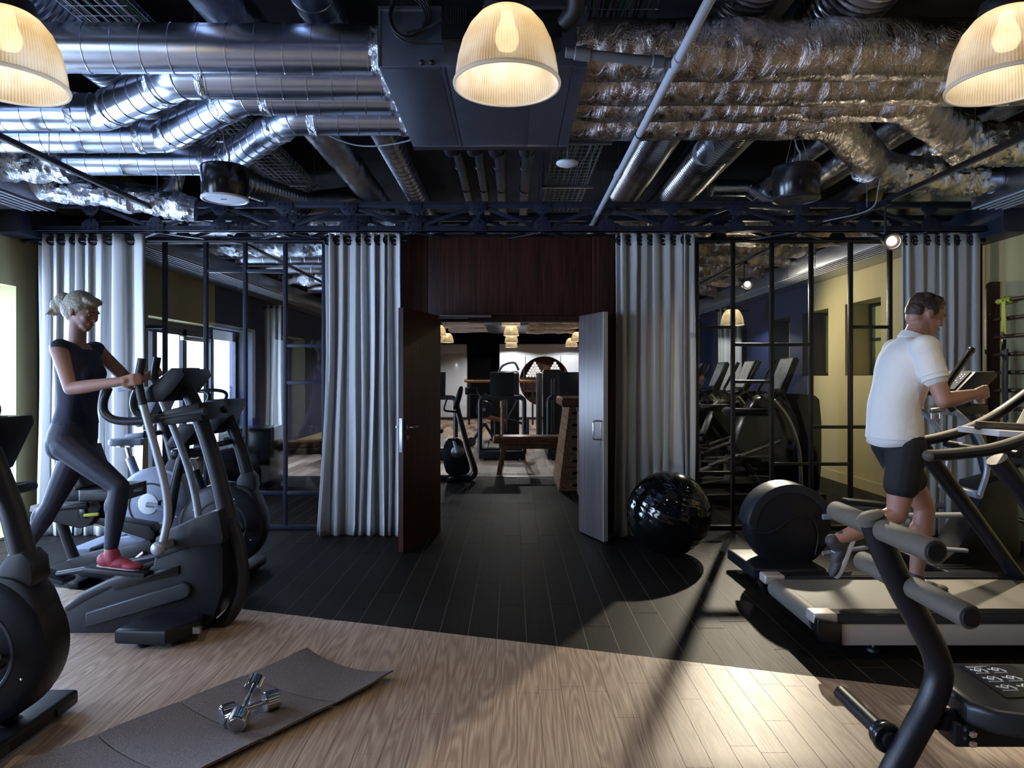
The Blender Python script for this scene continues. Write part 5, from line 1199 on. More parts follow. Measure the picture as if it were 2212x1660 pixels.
def shoe(par, ank, toe_dir, up, mt, k=1.0):
    d = Vector(toe_dir).normalized(); u = Vector(up); u = (u-d*u.dot(d)).normalized(); R = basis(d, u); a = Vector(ank)
    def q(x, y, z): return a+R@(Vector((x, y, z))*k)
    mb = MB(); mb.ell(q(-.03, 0, -.045), (.055, .036, .045), R).ell(q(.05, 0, -.055), (.085, .040, .034), R).ell(q(.13, 0, -.066), (.065, .043, .024), R).cap(q(0, 0, .005), .040, q(.01, 0, -.03), .043)
    s_ = fuse(mb, 'shoe', mt, par, .006, 2)
    MB().prism([q(x, y, -.092) for x, y in chaikin([(-.085, -.03), (-.085, .03), (.02, .036), (.12, .046), (.19, .028), (.19, -.022), (.12, -.042), (.02, -.032)], 2)], R@Vector((0, 0, .024)), .004).build('sole', 'sole', s_)
    lc = MB()
    for i in range(4): lc.tube([q(.03+.022*i, -.022, -.018-.007*i), q(.035+.022*i, 0, -.010-.009*i), q(.03+.022*i, .022, -.018-.007*i)], .0028, 6)
    lc.build('laces', 'plastic_white', s_)
    return s_
def torso(mb, rows, n=7, seg=28, grow=0.0):
    """one closed loft through (centre, half depth, half width) rows, bottom to top"""
    P4 = [Vector((*r[0], r[1])) if False else r for r in rows]
    C_ = spline([r[0] for r in rows], n); D_ = spline([Vector((r[1]+grow, r[2]+grow, 0)) for r in rows], n); rings = []
    for i, c in enumerate(C_):
        t_ = (C_[min(i+1, len(C_)-1)]-C_[max(i-1, 0)]).normalized(); fx = Vector((0, 1, 0)).cross(t_).normalized(); d = D_[i]
        rings.append([mb.bm.verts.new(c+fx*math.copysign(abs(math.cos(a))**.9, math.cos(a))*d.x+Vector((0, 1, 0))*math.copysign(abs(math.sin(a))**.9, math.sin(a))*d.y) for a in (2*PI*k/seg for k in range(seg))])
    for a, b in zip(rings, rings[1:]):
        for k in range(seg): mb.bm.faces.new((a[k], a[(k+1) % seg], b[(k+1) % seg], b[k]))
    mb.bm.faces.new(rings[0][::-1]); mb.bm.faces.new(rings[-1])
def limb(mb, pts, rs):
    for (a, b), (r, s) in zip(zip(pts, pts[1:]), zip(rs, rs[1:])): mb.cap(a, r, b, s, 18)
def lerp(a, b, t): return Vector(a).lerp(Vector(b), t)

# ---------- woman on the left cross trainer
Y0 = 4.12; t = thing('person', 'blonde person in navy top and leggings striding on the left cross trainer', 'person', P(150, 1230, Y0))
pel = P(160, 952, Y0); wai = P(166, 878, Y0); che = P(172, 800, Y0); nec = P(166, 742, Y0); hc_ = P(176, 676, Y0)
f = Vector((.93, -.10, -.30)); u = Vector((.33, 0, .94))
body = MB()
WR = [(pel+Vector((0, 0, -.07)), .085, .120), (pel+Vector((-.01, 0, 0)), .108, .155), (lerp(pel, wai, .5), .098, .140), (wai, .086, .116), (lerp(wai, che, .6), .096, .128), (che, .104, .140), (lerp(che, nec, .5), .088, .145), (lerp(che, nec, .82), .060, .110), (nec, .045, .05)]
torso(body, WR)
for s in (-1, 1): body.ell(che+Vector((.065, s*.06, -.02)), (.05, .052, .055)); body.ell(pel+Vector((-.035, s*.065, -.02)), (.080, .080, .09))
body.cap(lerp(che, nec, .5), .066, nec, .050); body.cap(nec, .050, hc_+Vector((-.02, 0, -.04)), .048)
R, q = head(body, hc_, f, u, .98)
ShN, ShF = P(150, 748, Y0-.02)+Vector((0, -.150, 0)), P(150, 748, Y0-.02)+Vector((.03, .165, 0))
ShN.x = ShF.x-.03; ElN = Vector((ShN.x+.10, ShN.y-.06, ShN.z-.265)); GN, GF = LV[0][-6], LV[1][-5]
ShN = Vector((nec.x-.005, Y0-.155, nec.z-.035)); ShF = Vector((nec.x+.02, Y0+.155, nec.z-.035))
ElN = Vector((ShN.x+.125, Y0-.245, ShN.z-.235)); ElF = Vector((ShF.x+.17, Y0+.245, ShF.z-.205))
for Sh, El, G_, s in ((ShN, ElN, GN, -1), (ShF, ElF, GF, 1)):
    G_ = Vector(G_); dr = (G_-El).normalized(); Wr = G_-dr*.085; Wr.y = G_.y+s*.040
    limb(body, [Sh, lerp(Sh, El, .35), El, lerp(El, Wr, .3), Wr], [.050, .044, .036, .038, .026])
    hand(body, Wr, (dr.x, 0, dr.z), (0, -s, .05), 1.35, -s if s > 0 else 1, .93)
KnN = P(258, 1052, Y0-.12); KnF = P(112, 1090, Y0+.10); AnN = P(238, 1196, 3.99); AnF = P(48, 1196, 4.25)
hN, hF = pel+Vector((.01, -.085, -.02)), pel+Vector((-.01, .085, -.02))
fus_leg = MB()
for h_, kn, an in ((hN, KnN, AnN), (hF, KnF, AnF)):
    limb(body, [h_, lerp(h_, kn, .5), kn], [.083, .070, .050]); limb(body, [kn, lerp(kn, an, .30), an], [.050, .052, .033])
    d_ = (an-kn).normalized(); body.ell(lerp(kn, an, .3)+Vector((-.02, 0, 0)), (.044, .044, .07)); body.cap(an, .033, an+Vector((.04, 0, -.04)), .03)
    fus_leg.cap(h_, .089, lerp(h_, kn, .5), .0755).cap(lerp(h_, kn, .5), .0755, kn, .055).cap(kn, .055, lerp(kn, an, .3), .0575).cap(lerp(kn, an, .3), .0575, an+(kn-an)*.1, .038); fus_leg.ell(lerp(kn, an, .3)+Vector((-.02, 0, 0)), (.049, .049, .075))
b_ = fuse(body, 'body', 'skin', t, .006, 3)
torso(fus_leg, WR[0:3]+[(lerp(pel, wai, .85), .089, .122)], grow=.006)
for s in (-1, 1): fus_leg.ell(pel+Vector((-.037, s*.065, -.02)), (.085, .085, .095))
fuse(fus_leg, 'leggings', 'legging', t, .007, 3)
tp = MB(); torso(tp, [WR[2], WR[3], WR[4], WR[5], WR[6], (lerp(che, nec, .72), .072, .125)], grow=.009)
for s in (-1, 1): tp.ell(che+Vector((.068, s*.06, -.02)), (.054, .056, .060)); tp.cap(lerp(che, nec, .55)+Vector((0, s*.06, 0)), .070, Vector((nec.x+(.0 if s < 0 else .02), Y0+s*.150, nec.z-.036)), .057)
fuse(tp, 'top', 'navy_cloth', t, .007, 4)
hr = MB(); hr.ell(q(-.022, 0, .045), (.098, .083, .088), R).ell(q(-.055, 0, .01), (.07, .078, .075), R).ell(q(.045, 0, .088), (.050, .066, .028), R)
for s in (-1, 1): hr.ell(q(-.01, s*.066, .035), (.05, .018, .045), R)
hr.ell(q(-.135, 0, .035), (.052, .050, .052), R).ell(q(-.165, 0, .0), (.042, .044, .050), R).cap(q(-.09, 0, .04), .04, q(-.15, 0, .03), .04)
for i in range(7): hr.cap(q(-.17, (i-3)*.010, -.02), .010, q(-.185-.01*(i % 3), (i-3)*.014, -.075-.008*(i % 2)), .004)
ho = fuse(hr, 'hair', 'blonde', t, .006, 2)
mb = MB(); ring_at(mb, q(-.105, 0, .04), R@Vector((1, 0, 0)), .042, .008, seg=20); mb.build('hair_tie', 'rubber', ho)
face_bits(t, R, q, .98, hc_)
shoe(t, AnN+Vector((.01, 0, 0)), (1, 0, -.10), (0, 0, 1), 'shoe_red', .93); shoe(t, AnF+Vector((.01, 0, 0)), (1, 0, -.30), (.3, 0, 1), 'shoe_red', .93)

# ---------- man on the treadmill
Y0 = 4.00; t = thing('person', 'dark haired person in a white polo shirt and black shorts running on a treadmill', 'person', P(1950, 1283, Y0))
pel = P(1936, 950, Y0); wai = P(1938, 880, Y0); che = P(1952, 800, Y0); nec = P(1970, 738, Y0); hc_ = P(1998, 682, Y0)
f = Vector((.92, -.12, -.36)); u = Vector((.36, 0, .93)); body = MB()
MR = [(pel+Vector((0, 0, -.07)), .09, .13), (pel, .108, .152), (lerp(pel, wai, .5), .106, .147), (wai, .102, .142), (lerp(wai, che, .5), .112, .156), (che, .118, .172), (lerp(che, nec, .5), .105, .182), (lerp(che, nec, .8), .078, .14), (nec, .058, .07)]
torso(body, MR)
body.cap(lerp(che, nec, .5), .085, nec, .062).cap(nec, .062, hc_+Vector((-.025, 0, -.04)), .057)
R, q = head(body, hc_, f, u, 1.04)
ShN = Vector((nec.x-.035, Y0-.185, nec.z-.055)); ShF = Vector((nec.x+.01, Y0+.185, nec.z-.055))
ElN = Vector((ShN.x+.05, Y0-.27, ShN.z-.285)); WrN = ElN+Vector((.215, .07, .035)); ElF = Vector((ShF.x-.06, Y0+.27, ShF.z-.28)); WrF = ElF+Vector((.22, -.06, .08))
for Sh, El, Wr, s in ((ShN, ElN, WrN, -1), (ShF, ElF, WrF, 1)):
    limb(body, [Sh, lerp(Sh, El, .35), El, lerp(El, Wr, .3), Wr], [.062, .054, .042, .044, .030]); hand(body, Wr, (Wr-El), (0, -s, .0), .95, 1 if s < 0 else -1, 1.02)
hN, hF = pel+Vector((.01, -.09, -.03)), pel+Vector((.01, .09, -.03))
KnF = P(1998, 1098, Y0+.09); AnF = P(1978, 1250, Y0+.09); KnN = P(1938, 1112, Y0-.09); AnN = P(1808, 1168, Y0-.09)
for h_, kn, an in ((hN, KnN, AnN), (hF, KnF, AnF)):
    limb(body, [h_, lerp(h_, kn, .5), kn], [.090, .078, .056]); limb(body, [kn, lerp(kn, an, .32), an], [.056, .058, .036]); body.ell(lerp(kn, an, .3)+(Vector((-.022, 0, 0)) if h_ is hF else Vector((0, 0, .02))), (.050, .048, .055))
AnF_d = Vector((1, 0, -.03)); AnN_d = Vector((-.42, 0, -1))
body.cap(AnF, .036, AnF+Vector((.03, 0, -.03)), .033); body.cap(AnN, .036, AnN+Vector((-.005, 0, -.03)), .031)
fuse(body, 'body', 'skin_m', t, .0062, 3)
sh = MB(); torso(sh, [(lerp(pel, wai, .02)+Vector((-.012, 0, 0)), .140, .180), (lerp(pel, wai, .4)+Vector((-.014, 0, 0)), .135, .172), (wai+Vector((-.02, 0, 0)), .128, .162), (lerp(wai, che, .5)+Vector((-.008, 0, 0)), .130, .170), (che, .134, .190), (lerp(che, nec, .5), .120, .200), (lerp(che, nec, .85), .092, .155), (nec+(nec-che).normalized()*.01, .07, .085)])
for Sh in (ShN, ShF): sh.ell(Sh+Vector((0, 0, .004)), .080)
for Sh, El in ((ShN, ElN), (ShF, ElF)): sh.cap(lerp(lerp(che, nec, .6), Sh, .6), .078, lerp(Sh, El, .1), .074).cap(lerp(Sh, El, .1), .074, lerp(Sh, El, .52), .070)
so = fuse(sh, 'polo_shirt', 'white_cloth', t, .008, 4)
for Sh, El in ((ShN, ElN), (ShF, ElF)):
    for k_ in (.50, .58): mb = MB(); ring_at(mb, lerp(Sh, El, k_), El-Sh, .066, .006, seg=26); mb.build('sleeve_trim', 'white_cloth', so)
mb = MB(); cn = lerp(nec, hc_, .12); dn = (hc_-nec).normalized()
mb.lathe([(.062, -.03), (.084, -.022), (.074, .018), (.066, .020), (.060, -.01)], cn, dn, 30, closed=True); mb.build('collar', 'white_cloth', so)
mb = MB(); n = 40; rings = []   # loose hem
for z, k_ in ((.03, .98), (-.02, 1.0), (-.075, 1.015)):
    rings.append([mb.bm.verts.new(lerp(pel, wai, .35)+Vector((-.012+.136*k_*math.cos(2*PI*i/n), .176*k_*math.sin(2*PI*i/n), z-.02+.008*math.sin(3*2*PI*i/n)*(z < 0)))) for i in range(n)])
for a, b in zip(rings, rings[1:]):
    for i in range(n): mb.bm.faces.new((a[i], a[(i+1) % n], b[(i+1) % n], b[i]))
hm = mb.build('hem', 'white_cloth', so); sd_ = hm.modifiers.new('s', 'SOLIDIFY'); sd_.thickness = .004
st = MB().ell(pel, (.125, .168, .11)).ell(lerp(pel, wai, .3), (.118, .160, .09))
for h_, kn in ((hN, KnN), (hF, KnF)): st.cap(h_, .105, lerp(h_, kn, .55), .098)
fuse(st, 'shorts', 'black_cloth', t, .008, 3)
hr = MB().ell(q(-.015, 0, .048), (.098, .080, .086), R).ell(q(-.05, 0, .015), (.062, .074, .068), R).ell(q(.035, 0, .090), (.045, .060, .024), R)
for i in range(26):
    a = i*2.4; rr_ = .02+.055*((i*7) % 10)/10; hr.ell(q(-.005+rr_*math.cos(a), rr_*math.sin(a), .112-.25*rr_), .018)
for s in (-1, 1): hr.ell(q(.005, s*.070, .028), (.035, .012, .035), R)
fuse(hr, 'hair', 'brown_hair', t, .006, 1)
face_bits(t, R, q, 1.04, hc_)
shoe(t, AnF+Vector((0, 0, .012)), AnF_d, (0, 0, 1), 'shoe'); shoe(t, AnN+Vector((-.022, 0, -.005)), AnN_d, (-1, 0, .42), 'shoe')
# ============================================================ REAR ROOM
# long trainers seen through the right glass
def arc_trainer(label, x, y):
    t = thing('arc_trainer', label, 'cross trainer', (x, y, 0), 'row of dark trainers behind the right glass')
    def pr(pts): return [(x+a, b) for a, b in pts]
    MB().side(chaikin(pr([(-.66, .06), (-.66, .55), (-.40, 1.20), (-.2, 1.30), (.36, 1.30), (.46, 1.20), (.46, .16), (.36, .06)]), 1), y+.14, .30, .03).build('rear_shroud', 'machine_gloss', t)
    MB().side(pr([(-1.20, .03), (.40, .03), (.40, .11), (-1.20, .09)]), y, .5, .015).build('base', 'machine', t)
    MB().side(pr([(-1.20, .09), (.1, .12), (.1, .13), (-1.20, .105)]), y-.24, .03, .003).build('base_trim', 'skirt', t)
    for s in (-1, 1):
        MB().tube(spline([(x-.18, y+s*.13, 1.22), (x+.0, y+s*.13, .98), (x+.12, y+s*.13, .62), (x+.15, y+s*.13, .12)], 8), .028, 12).build('curved_column', 'steel', t)
        MB().tube(fillet([(x-.16, y+s*.24, 1.10), (x-.42, y+s*.24, 1.32), (x-.36, y+s*.24, 1.42), (x-.22, y+s*.24, 1.68)], .06), .019, 12).build('lever', 'machine', t)
        MB().tube([(x-.27, y+s*.24, 1.58), (x-.21, y+s*.24, 1.70)], .025, 12).build('lever_grip', 'rubber', t)
        MB().tube([(x-1.1, y+s*.15, .36 if s < 0 else .62), (x-.1, y+s*.15, .74 if s < 0 else .50)], .025, 12).build('pedal_rail', 'steel' if s < 0 else 'machine2', t)
        MB().box((x-.78, y+s*.15, .50 if s < 0 else .62), (.38, .14, .035), Matrix.Rotation(-.35, 3, 'Y'), .01).build('foot_plate', 'machine2', t)
        MB().tube([(x-.5, y+s*.15, .45), (x-.32, y+s*.18, .14)], .028, 12).build('pedal_link', 'machine2', t)
    MB().tube(spline([(x-.30, y-.30, 1.08), (x-.62, y-.25, 1.08), (x-.70, y, 1.08), (x-.62, y+.25, 1.08)], 5), .05, 14).build('guard_roll', 'machine', t)
    c = MB().side(pr([(-.13, 1.34), (-.06, 1.30), (.10, 1.70), (.07, 1.74), (.03, 1.735)]), y, .42, .012).build('console', 'machine_gloss', t)
    MB().prism([(x-.122, y-.18, 1.36), (x-.122, y+.18, 1.36), (x+.024, y+.18, 1.72), (x+.024, y-.18, 1.72)], (-.004, 0, .002)).build('screen', 'screen_pic', c)
    MB().tube([(x-.08, y, 1.36), (x+.05, y, 1.10)], .045, 14).build('neck', 'machine', t)
    return t
ORD = ['nearest', 'second nearest', 'third nearest', 'farthest']
for i, yy in enumerate((8.35, 9.65, 10.95, 12.25)): arc_trainer('dark trainer with tilted screen behind the right glass, %s of four' % ORD[i], 3.33, yy)
curtain('pale curtain in the rear right by the blue wall', 4.05, 4.5, 13.4, 4, seed=31, z1=2.84, amp=.05, rings=False, group='curtains in the rear room')
curtain('pale curtain farther back at the rear right', 4.15, 4.62, 16.8, 4, seed=33, z1=2.84, amp=.05, rings=False, group='curtains in the rear room')
curtain('single pale curtain hanging by the navy wall at the rear left', -4.62, -4.30, 12.75, 3, seed=35, z1=2.84, amp=.05, rings=False, group='curtains in the rear room')
for x0, x1, y, lb in ((4.0, 4.66, 13.4, 'black rod of the nearer rear right curtain'), (4.1, 4.66, 16.8, 'black rod of the farther rear right curtain'), (-4.66, -4.2, 12.75, 'black rod of the rear left curtain')):
    tag(MB().rod((x0, y, 2.80), (x1, y, 2.80), .014).ell((x0 if x0 > 0 else x1, y, 2.80), .026).build('curtain_rod', 'black_steel', None, (x0, y, 2.8)), lb, 'curtain rod')
# left rear: low dark cabinet, leather stools
t = thing('glossy_counter', 'low glossy black counter behind the left glass', 'counter', (-3.45, 9.05, 0))
MB().box2((-3.83, 8.9, .06), (-3.16, 9.5, .80), bev=.006).build('carcass', 'machine_gloss', t); MB().box2((-3.85, 8.88, .80), (-3.14, 9.52, .83), bev=.004).build('top', 'machine_gloss', t); MB().box2((-3.80, 8.95, 0), (-3.2, 9.45, .06)).build('plinth', 'black_steel', t)
for k in (0, 1): MB().box2((-3.82+.335*k, 8.886, .09), (-3.50+.335*k, 8.90, .78), bev=.002).build('door', 'machine_gloss', t)
def gym_bench(label, c, L, w_, h, rz=0, group=None):
    t = thing('leather_bench', label, 'bench', (0, 0, 0), group)
    MB().box((0, 0, h-.055), (L, w_, .11), bev=.045, seg=4).build('leather_top', 'leather', t)
    MB().box((0, 0, h-.15), (L*.86, .05, .12), bev=.004).build('rail', 'leg_wood', t)
    for sx in (-1, 1):
        for sy in (-1, 1):
            a, b = Vector((sx*L*.36, sy*w_*.22, h-.10)), Vector((sx*L*.43, sy*w_*.48, 0.0)); d = b-a
            MB().prism([a+Vector((-.04, 0, 0)), a+Vector((.04, 0, 0)), b+Vector((.035, 0, 0)), b+Vector((-.035, 0, 0))], (0, .045, 0), .003).build('leg', 'leg_wood', t)
    t.location = c; t.rotation_euler = (0, 0, rz); return t
gym_bench('small leather topped stool with splayed wooden legs behind the left glass', (-3.82, 8.05, 0), .46, .34, .64)
gym_bench('leather topped wooden bench beyond the black counter', (-3.15, 10.2, 0), .85, .38, .55, .3)
gym_bench('long brown leather bench in the middle of the doorway view', (.38, 10.75, 0), 1.36, .44, .58)
# vaulting box
t = thing('vaulting_box', 'old wooden vaulting box with a leather top, right in the doorway view', 'vaulting box', (1.0, 9.6, 0))
Ya, Yb, zt = 8.96, 10.26, 1.10; n = 7
def vx(z, s): return (.85-.235*(1-.62*z/zt)) if s < 0 else (.85+.235*(1-.62*z/zt))
for k in range(n):
    z0, z1 = zt*k/n+.003, zt*(k+1)/n-.003; seg = MB()
    ins0, ins1 = .28*z0/zt*.35, .28*z1/zt*.35
    p = [(vx(z0, -1), Ya+ins0, z0), (vx(z0, 1), Ya+ins0, z0), (vx(z0, 1), Yb-ins0, z0), (vx(z0, -1), Yb-ins0, z0)]; q_ = [(vx(z1, -1), Ya+ins1, z1), (vx(z1, 1), Ya+ins1, z1), (vx(z1, 1), Yb-ins1, z1), (vx(z1, -1), Yb-ins1, z1)]
    lo = [seg.bm.verts.new(v) for v in p]; hi = [seg.bm.verts.new(v) for v in q_]; seg.bm.faces.new(lo[::-1]); seg.bm.faces.new(hi)
    for i in range(4): seg.bm.faces.new((lo[i], lo[(i+1) % 4], hi[(i+1) % 4], hi[i]))
    s_ = seg.build('box_tier', 'old_wood', t, flat=True)
    cx_ = .85; MB().box((cx_, Ya+ins0*.9+.004, (z0+z1)/2), (.11, .02, .032), bev=.012, seg=3).build('hand_slot', 'gap', s_)
MB().prism([(.66, Ya+.05, 1.16), (1.04, Ya+.05, 1.16), (1.04, Yb-.05, 1.16), (.66, Yb-.05, 1.16)], (0, 0, .12), .04, 4).build('leather_top', 'leather', t)
t = thing('drawer_cabinet', 'tan fronted drawer cabinet partly hidden by the right door leaf', 'cabinet', (1.1, 8.2, 0))
MB().box2((.84, 7.95, 0), (1.5, 8.75, 1.08), bev=.004).build('carcass', 'copper_front', t); MB().box2((.82, 7.93, 1.08), (1.52, 8.77, 1.115), bev=.004).build('top', 'black_steel', t)
for k in range(4): d_ = MB().box2((.832, 7.97, .03+.262*k), (.842, 8.73, .28+.262*k), bev=.002).build('drawer_front', 'copper_front', t)
# bike seen through the doorway
Yk = 9.9; t = thing('exercise_bike', 'compact black exercise bike seen through the doorway on its left side', 'exercise bike', (-.9, Yk, 0))
MB().side(S(Yk, [(957, 968), (965, 950), (978, 945), (993, 946), (1000, 960), (1016, 1010), (1012, 1024), (990, 1028), (966, 1026), (958, 1000)]), Yk, .12, .015, 1).build('body_shell', 'machine', t)
MB().tube(spline(Pl([(986, 872, Yk), (996, 910, Yk), (1012, 970, Yk), (1026, 1012, Yk), (1024, 1028, Yk), (1008, 1034, Yk), (940, 1033, Yk)]), 6), .035, 14).build('frame_tube', 'machine2', t)
MB().tube(spline([p+Vector((0, -.034, 0)) for p in Pl([(983, 880, Yk), (993, 918, Yk), (1008, 970, Yk), (1020, 1010, Yk), (1017, 1022, Yk), (1004, 1027, Yk), (945, 1027, Yk)])], 6), .010, 10).build('edge_line', 'steel', t)
MB().side(S(Yk, [(982, 868), (990, 840), (996, 833), (1001, 838), (997, 860), (988, 885), (978, 885)]), Yk, .09, .012, 1).build('console', 'machine_gloss', t)
for s in (-1, 1): MB().tube(fillet([P(985, 890, Yk+s*.13), P(957, 888, Yk+s*.16), P(965, 862, Yk+s*.16), P(968, 858, Yk+s*.16)], .05), .014, 10).build('handlebar', 'machine_gloss', t)
MB().tube([P(985, 890, Yk-.14), P(985, 890, Yk+.14)], .02, 10).build('cross_bar', 'machine_gloss', t)
MB().lathe([(0, .015), (.05, .015), (.092, .004), (.096, 0), (0, 0)], P(989, 977, Yk-.06), (0, -1, 0), 36).build('crank_disc', 'steel', t)
c = MB().tube([P(988, 978, Yk-.09), P(980, 952, Yk-.09)], [.026, .02], 12).build('crank_arm', 'plastic_white', t)
MB().box(P(976, 950, Yk-.15), (.11, .09, .03), bev=.008).build('pedal', 'machine', c)
MB().rod(P(944, 1033, Yk), P(940, 960, Yk), .03, 12).build('seat_tube', 'machine2', t); MB().box(P(938, 932, Yk), (.26, .16, .06), bev=.025).build('saddle', 'machine', t); MB().rod(P(940, 960, Yk), P(939, 938, Yk), .02, 12).build('seat_post', 'steel', t)
for px, w_ in ((975, .5), (942, .5)): MB().box((P(px, 0, Yk).x, Yk, .03), (.09, .52, .045), bev=.012).build('foot_bar', 'machine_gloss', t)
# treadmills facing us
def tread_front(label, x, y):
    t = thing('treadmill', label, 'treadmill', (x, y, 0), 'treadmills in the rear room')
    MB().tube(fillet([(x-.40, y, .12), (x-.40, y, 1.13), (x+.40, y, 1.13), (x+.40, y, .12)], .09), .042, 16).build('hoop_frame', 'machine2', t)
    c = MB().prism([(x-.215, y-.02, 1.15), (x+.215, y-.02, 1.15), (x+.215, y+.05, 1.59), (x-.215, y+.05, 1.59)], (0, .05, 0), .010).build('display', 'machine', t)
    MB().box2((x-.42, y-.06, .02), (x+.42, y+1.75, .17), bev=.02).build('deck', 'machine', t); MB().box2((x-.27, y+.3, .17), (x+.27, y+1.72, .180)).build('belt', 'belt', t)
    for s in (-1, 1):
        MB().box2((x+s*.29, y+.3, .17), (x+s*.40, y+1.74, .195), bev=.006).build('side_rail', 'machine2', t)
        MB().tube(fillet([(x+s*.40, y, 1.10), (x+s*.40, y+.45, 1.02), (x+s*.40, y+.62, .95)], .1), .03, 12).build('handrail', 'machine', t)
        MB().rod((x+s*.34, y-.02, 0), (x+s*.34, y-.02, .03), .04, 12).build('foot', 'rubber', t)
    MB().prism([(x-.40, y, .17), (x+.40, y, .17), (x+.40, y+.30, .17), (x-.40, y+.30, .17)], (0, 0, .08), .03, 3).build('motor_hood', 'machine', t)
    MB().box((x-.05, y+.32, .20), (.14, .05, .012), bev=.002).build('warning_label', 'yellow', t)
    MB().rod((x-.34, y-.02, 1.17), (x-.28, y-.02, 1.17), .03, 12).build('bottle_holder', 'rubber', t)
    return t
for x, lb in ((-.18, 'rear room treadmill in the middle of the doorway view'), (1.06, 'rear room treadmill at the right of the doorway view'), (-1.42, 'rear room treadmill at the left of the doorway view')): tread_front(lb, x, 12.35)
# rope climbing post in front of the middle treadmill
tag(MB().rod((-.165, 11.6, .0), (-.165, 11.6, .98), .032, 14).rod((-.165, 11.6, .98), (-.165, 11.6, 1.10), .042, 14, .01).build('vertical_post', 'old_wood', None, (-.165, 11.6, 0)), 'worn wooden post in front of the middle rear treadmill', 'post')
# cabinets
YC = 24.0; t = thing('wall_cabinets', 'glossy white tall cabinets left of the dark gap on the far wall', 'cabinet', (-2.8, YC, 0))
MB().box2((-4.6, YC, .08), (-1.60, YC+.7, 2.66), bev=.01).build('carcass', 'cabinet', t); MB().box2((-4.6, YC+.05, 0), (-1.62, YC+.68, .08)).build('plinth', 'black_steel', t)
for k, (a, b) in enumerate(((-1.63, -2.50), (-2.52, -3.4), (-3.42, -4.3))):
    MB().box2((b, YC-.02, .10), (a, YC, 2.30), bev=.003).build('door', 'cabinet', t); MB().box2((b, YC-.02, 2.32), (a, YC, 2.65), bev=.003).build('top_door', 'cabinet', t)
t = thing('wall_cabinets', 'glossy white tall cabinets with a round towel niche on the far wall', 'cabinet', (1.5, YC, 0))
cx_, cz_, R_ = 1.14, 1.35, .86
mb = MB()
def panel_with_arc(x0, x1, z0, z1):
    """front panel in columns, cut by the niche circle"""
    n = max(2, int((x1-x0)/.04)); m_ = MB()
    for i in range(n):
        a, b = x0+(x1-x0)*i/n, x0+(x1-x0)*(i+1)/n
        def cut(x): return math.sqrt(max(0, R_**2-(x-cx_)**2))
        ca, cb_ = cut(a), cut(b)
        for top in (True, False):
            if top: p = [(a, YC-.01, min(z1, max(z0, cz_+ca))), (b, YC-.01, min(z1, max(z0, cz_+cb_))), (b, YC-.01, z1), (a, YC-.01, z1)]
            else: p = [(a, YC-.01, z0), (b, YC-.01, z0), (b, YC-.01, max(z0, min(z1, cz_-cb_))), (a, YC-.01, max(z0, min(z1, cz_-ca)))]
            if ca == 0 and cb_ == 0 and not top: continue
            if ca == 0 and cb_ == 0: p = [(a, YC-.01, z0), (b, YC-.01, z0), (b, YC-.01, z1), (a, YC-.01, z1)]
            if abs(p[0][2]-p[3][2]) < 1e-4 and abs(p[1][2]-p[2][2]) < 1e-4: continue
            m_.prism(p, (0, .02, 0))
    bmesh.ops.remove_doubles(m_.bm, verts=m_.bm.verts, dist=.0005); return m_
for x0, x1 in ((-.42, -.02), (0, .46), (.48, 1.70), (1.72, 2.24), (2.26, 2.9), (2.92, 3.6)):
    zz = (.10, 2.28) if x0 in (0, 1.72) else (.10, 2.64)
    panel_with_arc(x0, x1, *zz).build('door', 'cabinet', t, flat=True)
    if zz[1] < 2.5: MB().box2((x0, YC-.02, 2.30), (x1, YC, 2.64)).build('top_door', 'cabinet', t)
MB().box2((-.44, YC+.002, .08), (.26, YC+.6, 2.66)).box2((2.02, YC+.002, .08), (4.6, YC+.6, 2.66)).box2((.2, YC+.002, 2.24), (2.1, YC+.6, 2.66)).box2((.2, YC+.002, .08), (2.1, YC+.6, .46)).build('carcass', 'cabinet', t, flat=True)
MB().box2((-.4, YC+.05, 0), (4.6, YC+.5, .08)).build('plinth', 'black_steel', t)
MB().box2((.2, YC+.45, .4), (2.1, YC+.5, 2.3)).build('niche_back', 'veneer', t)
mb = MB().lathe([(R_, -.02), (R_, .45), (R_+.02, .45), (R_+.02, -.02)], (cx_, YC, cz_), (0, 1, 0), 64, closed=True); mb.build('niche_ring', 'veneer', t)
for x in (.42, 1.88): MB().box2((x-.02, YC+.03, .85), (x+.02, YC+.45, 1.85)).build('niche_divider', 'veneer', t)
for z in (1.47, 1.0): MB().box2((.30 if z > 1.2 else .4, YC+.03, z-.02), (1.98 if z > 1.2 else 1.9, YC+.45, z+.02)).build('shelf', 'veneer', t)
proto = None
for c0, sd in ((.80, 'left'), (1.52, 'right')):
    for row in range(6):
        for i in range(6-row):
            x = c0+(i-(5-row)/2)*.105; z = 1.49+.052+row*.090
            if proto is None:
                mb = MB(); mb.lathe([(0, 0), (.03, .0), (.032, -.004), (.036, 0), (.050, .004), (.051, .28), (.03, .285), (0, .285)], (x, YC+.08, z), (0, 1, 0), 16); proto = mb.build('rolled_towel', 'towel', None, (x, YC+.08, z)); o = proto
            else: o = proto.copy(); COL.objects.link(o); o.location = (x, YC+.08, z)
            tag(o, 'rolled white towel, %s from the left in the %s row of the %s pyramid' % (['first', 'second', 'third', 'fourth', 'fifth', 'sixth'][i], ['bottom', 'second', 'third', 'fourth', 'fifth', 'top'][row], sd), 'towel', 'towels in the %s pyramid' % sd)
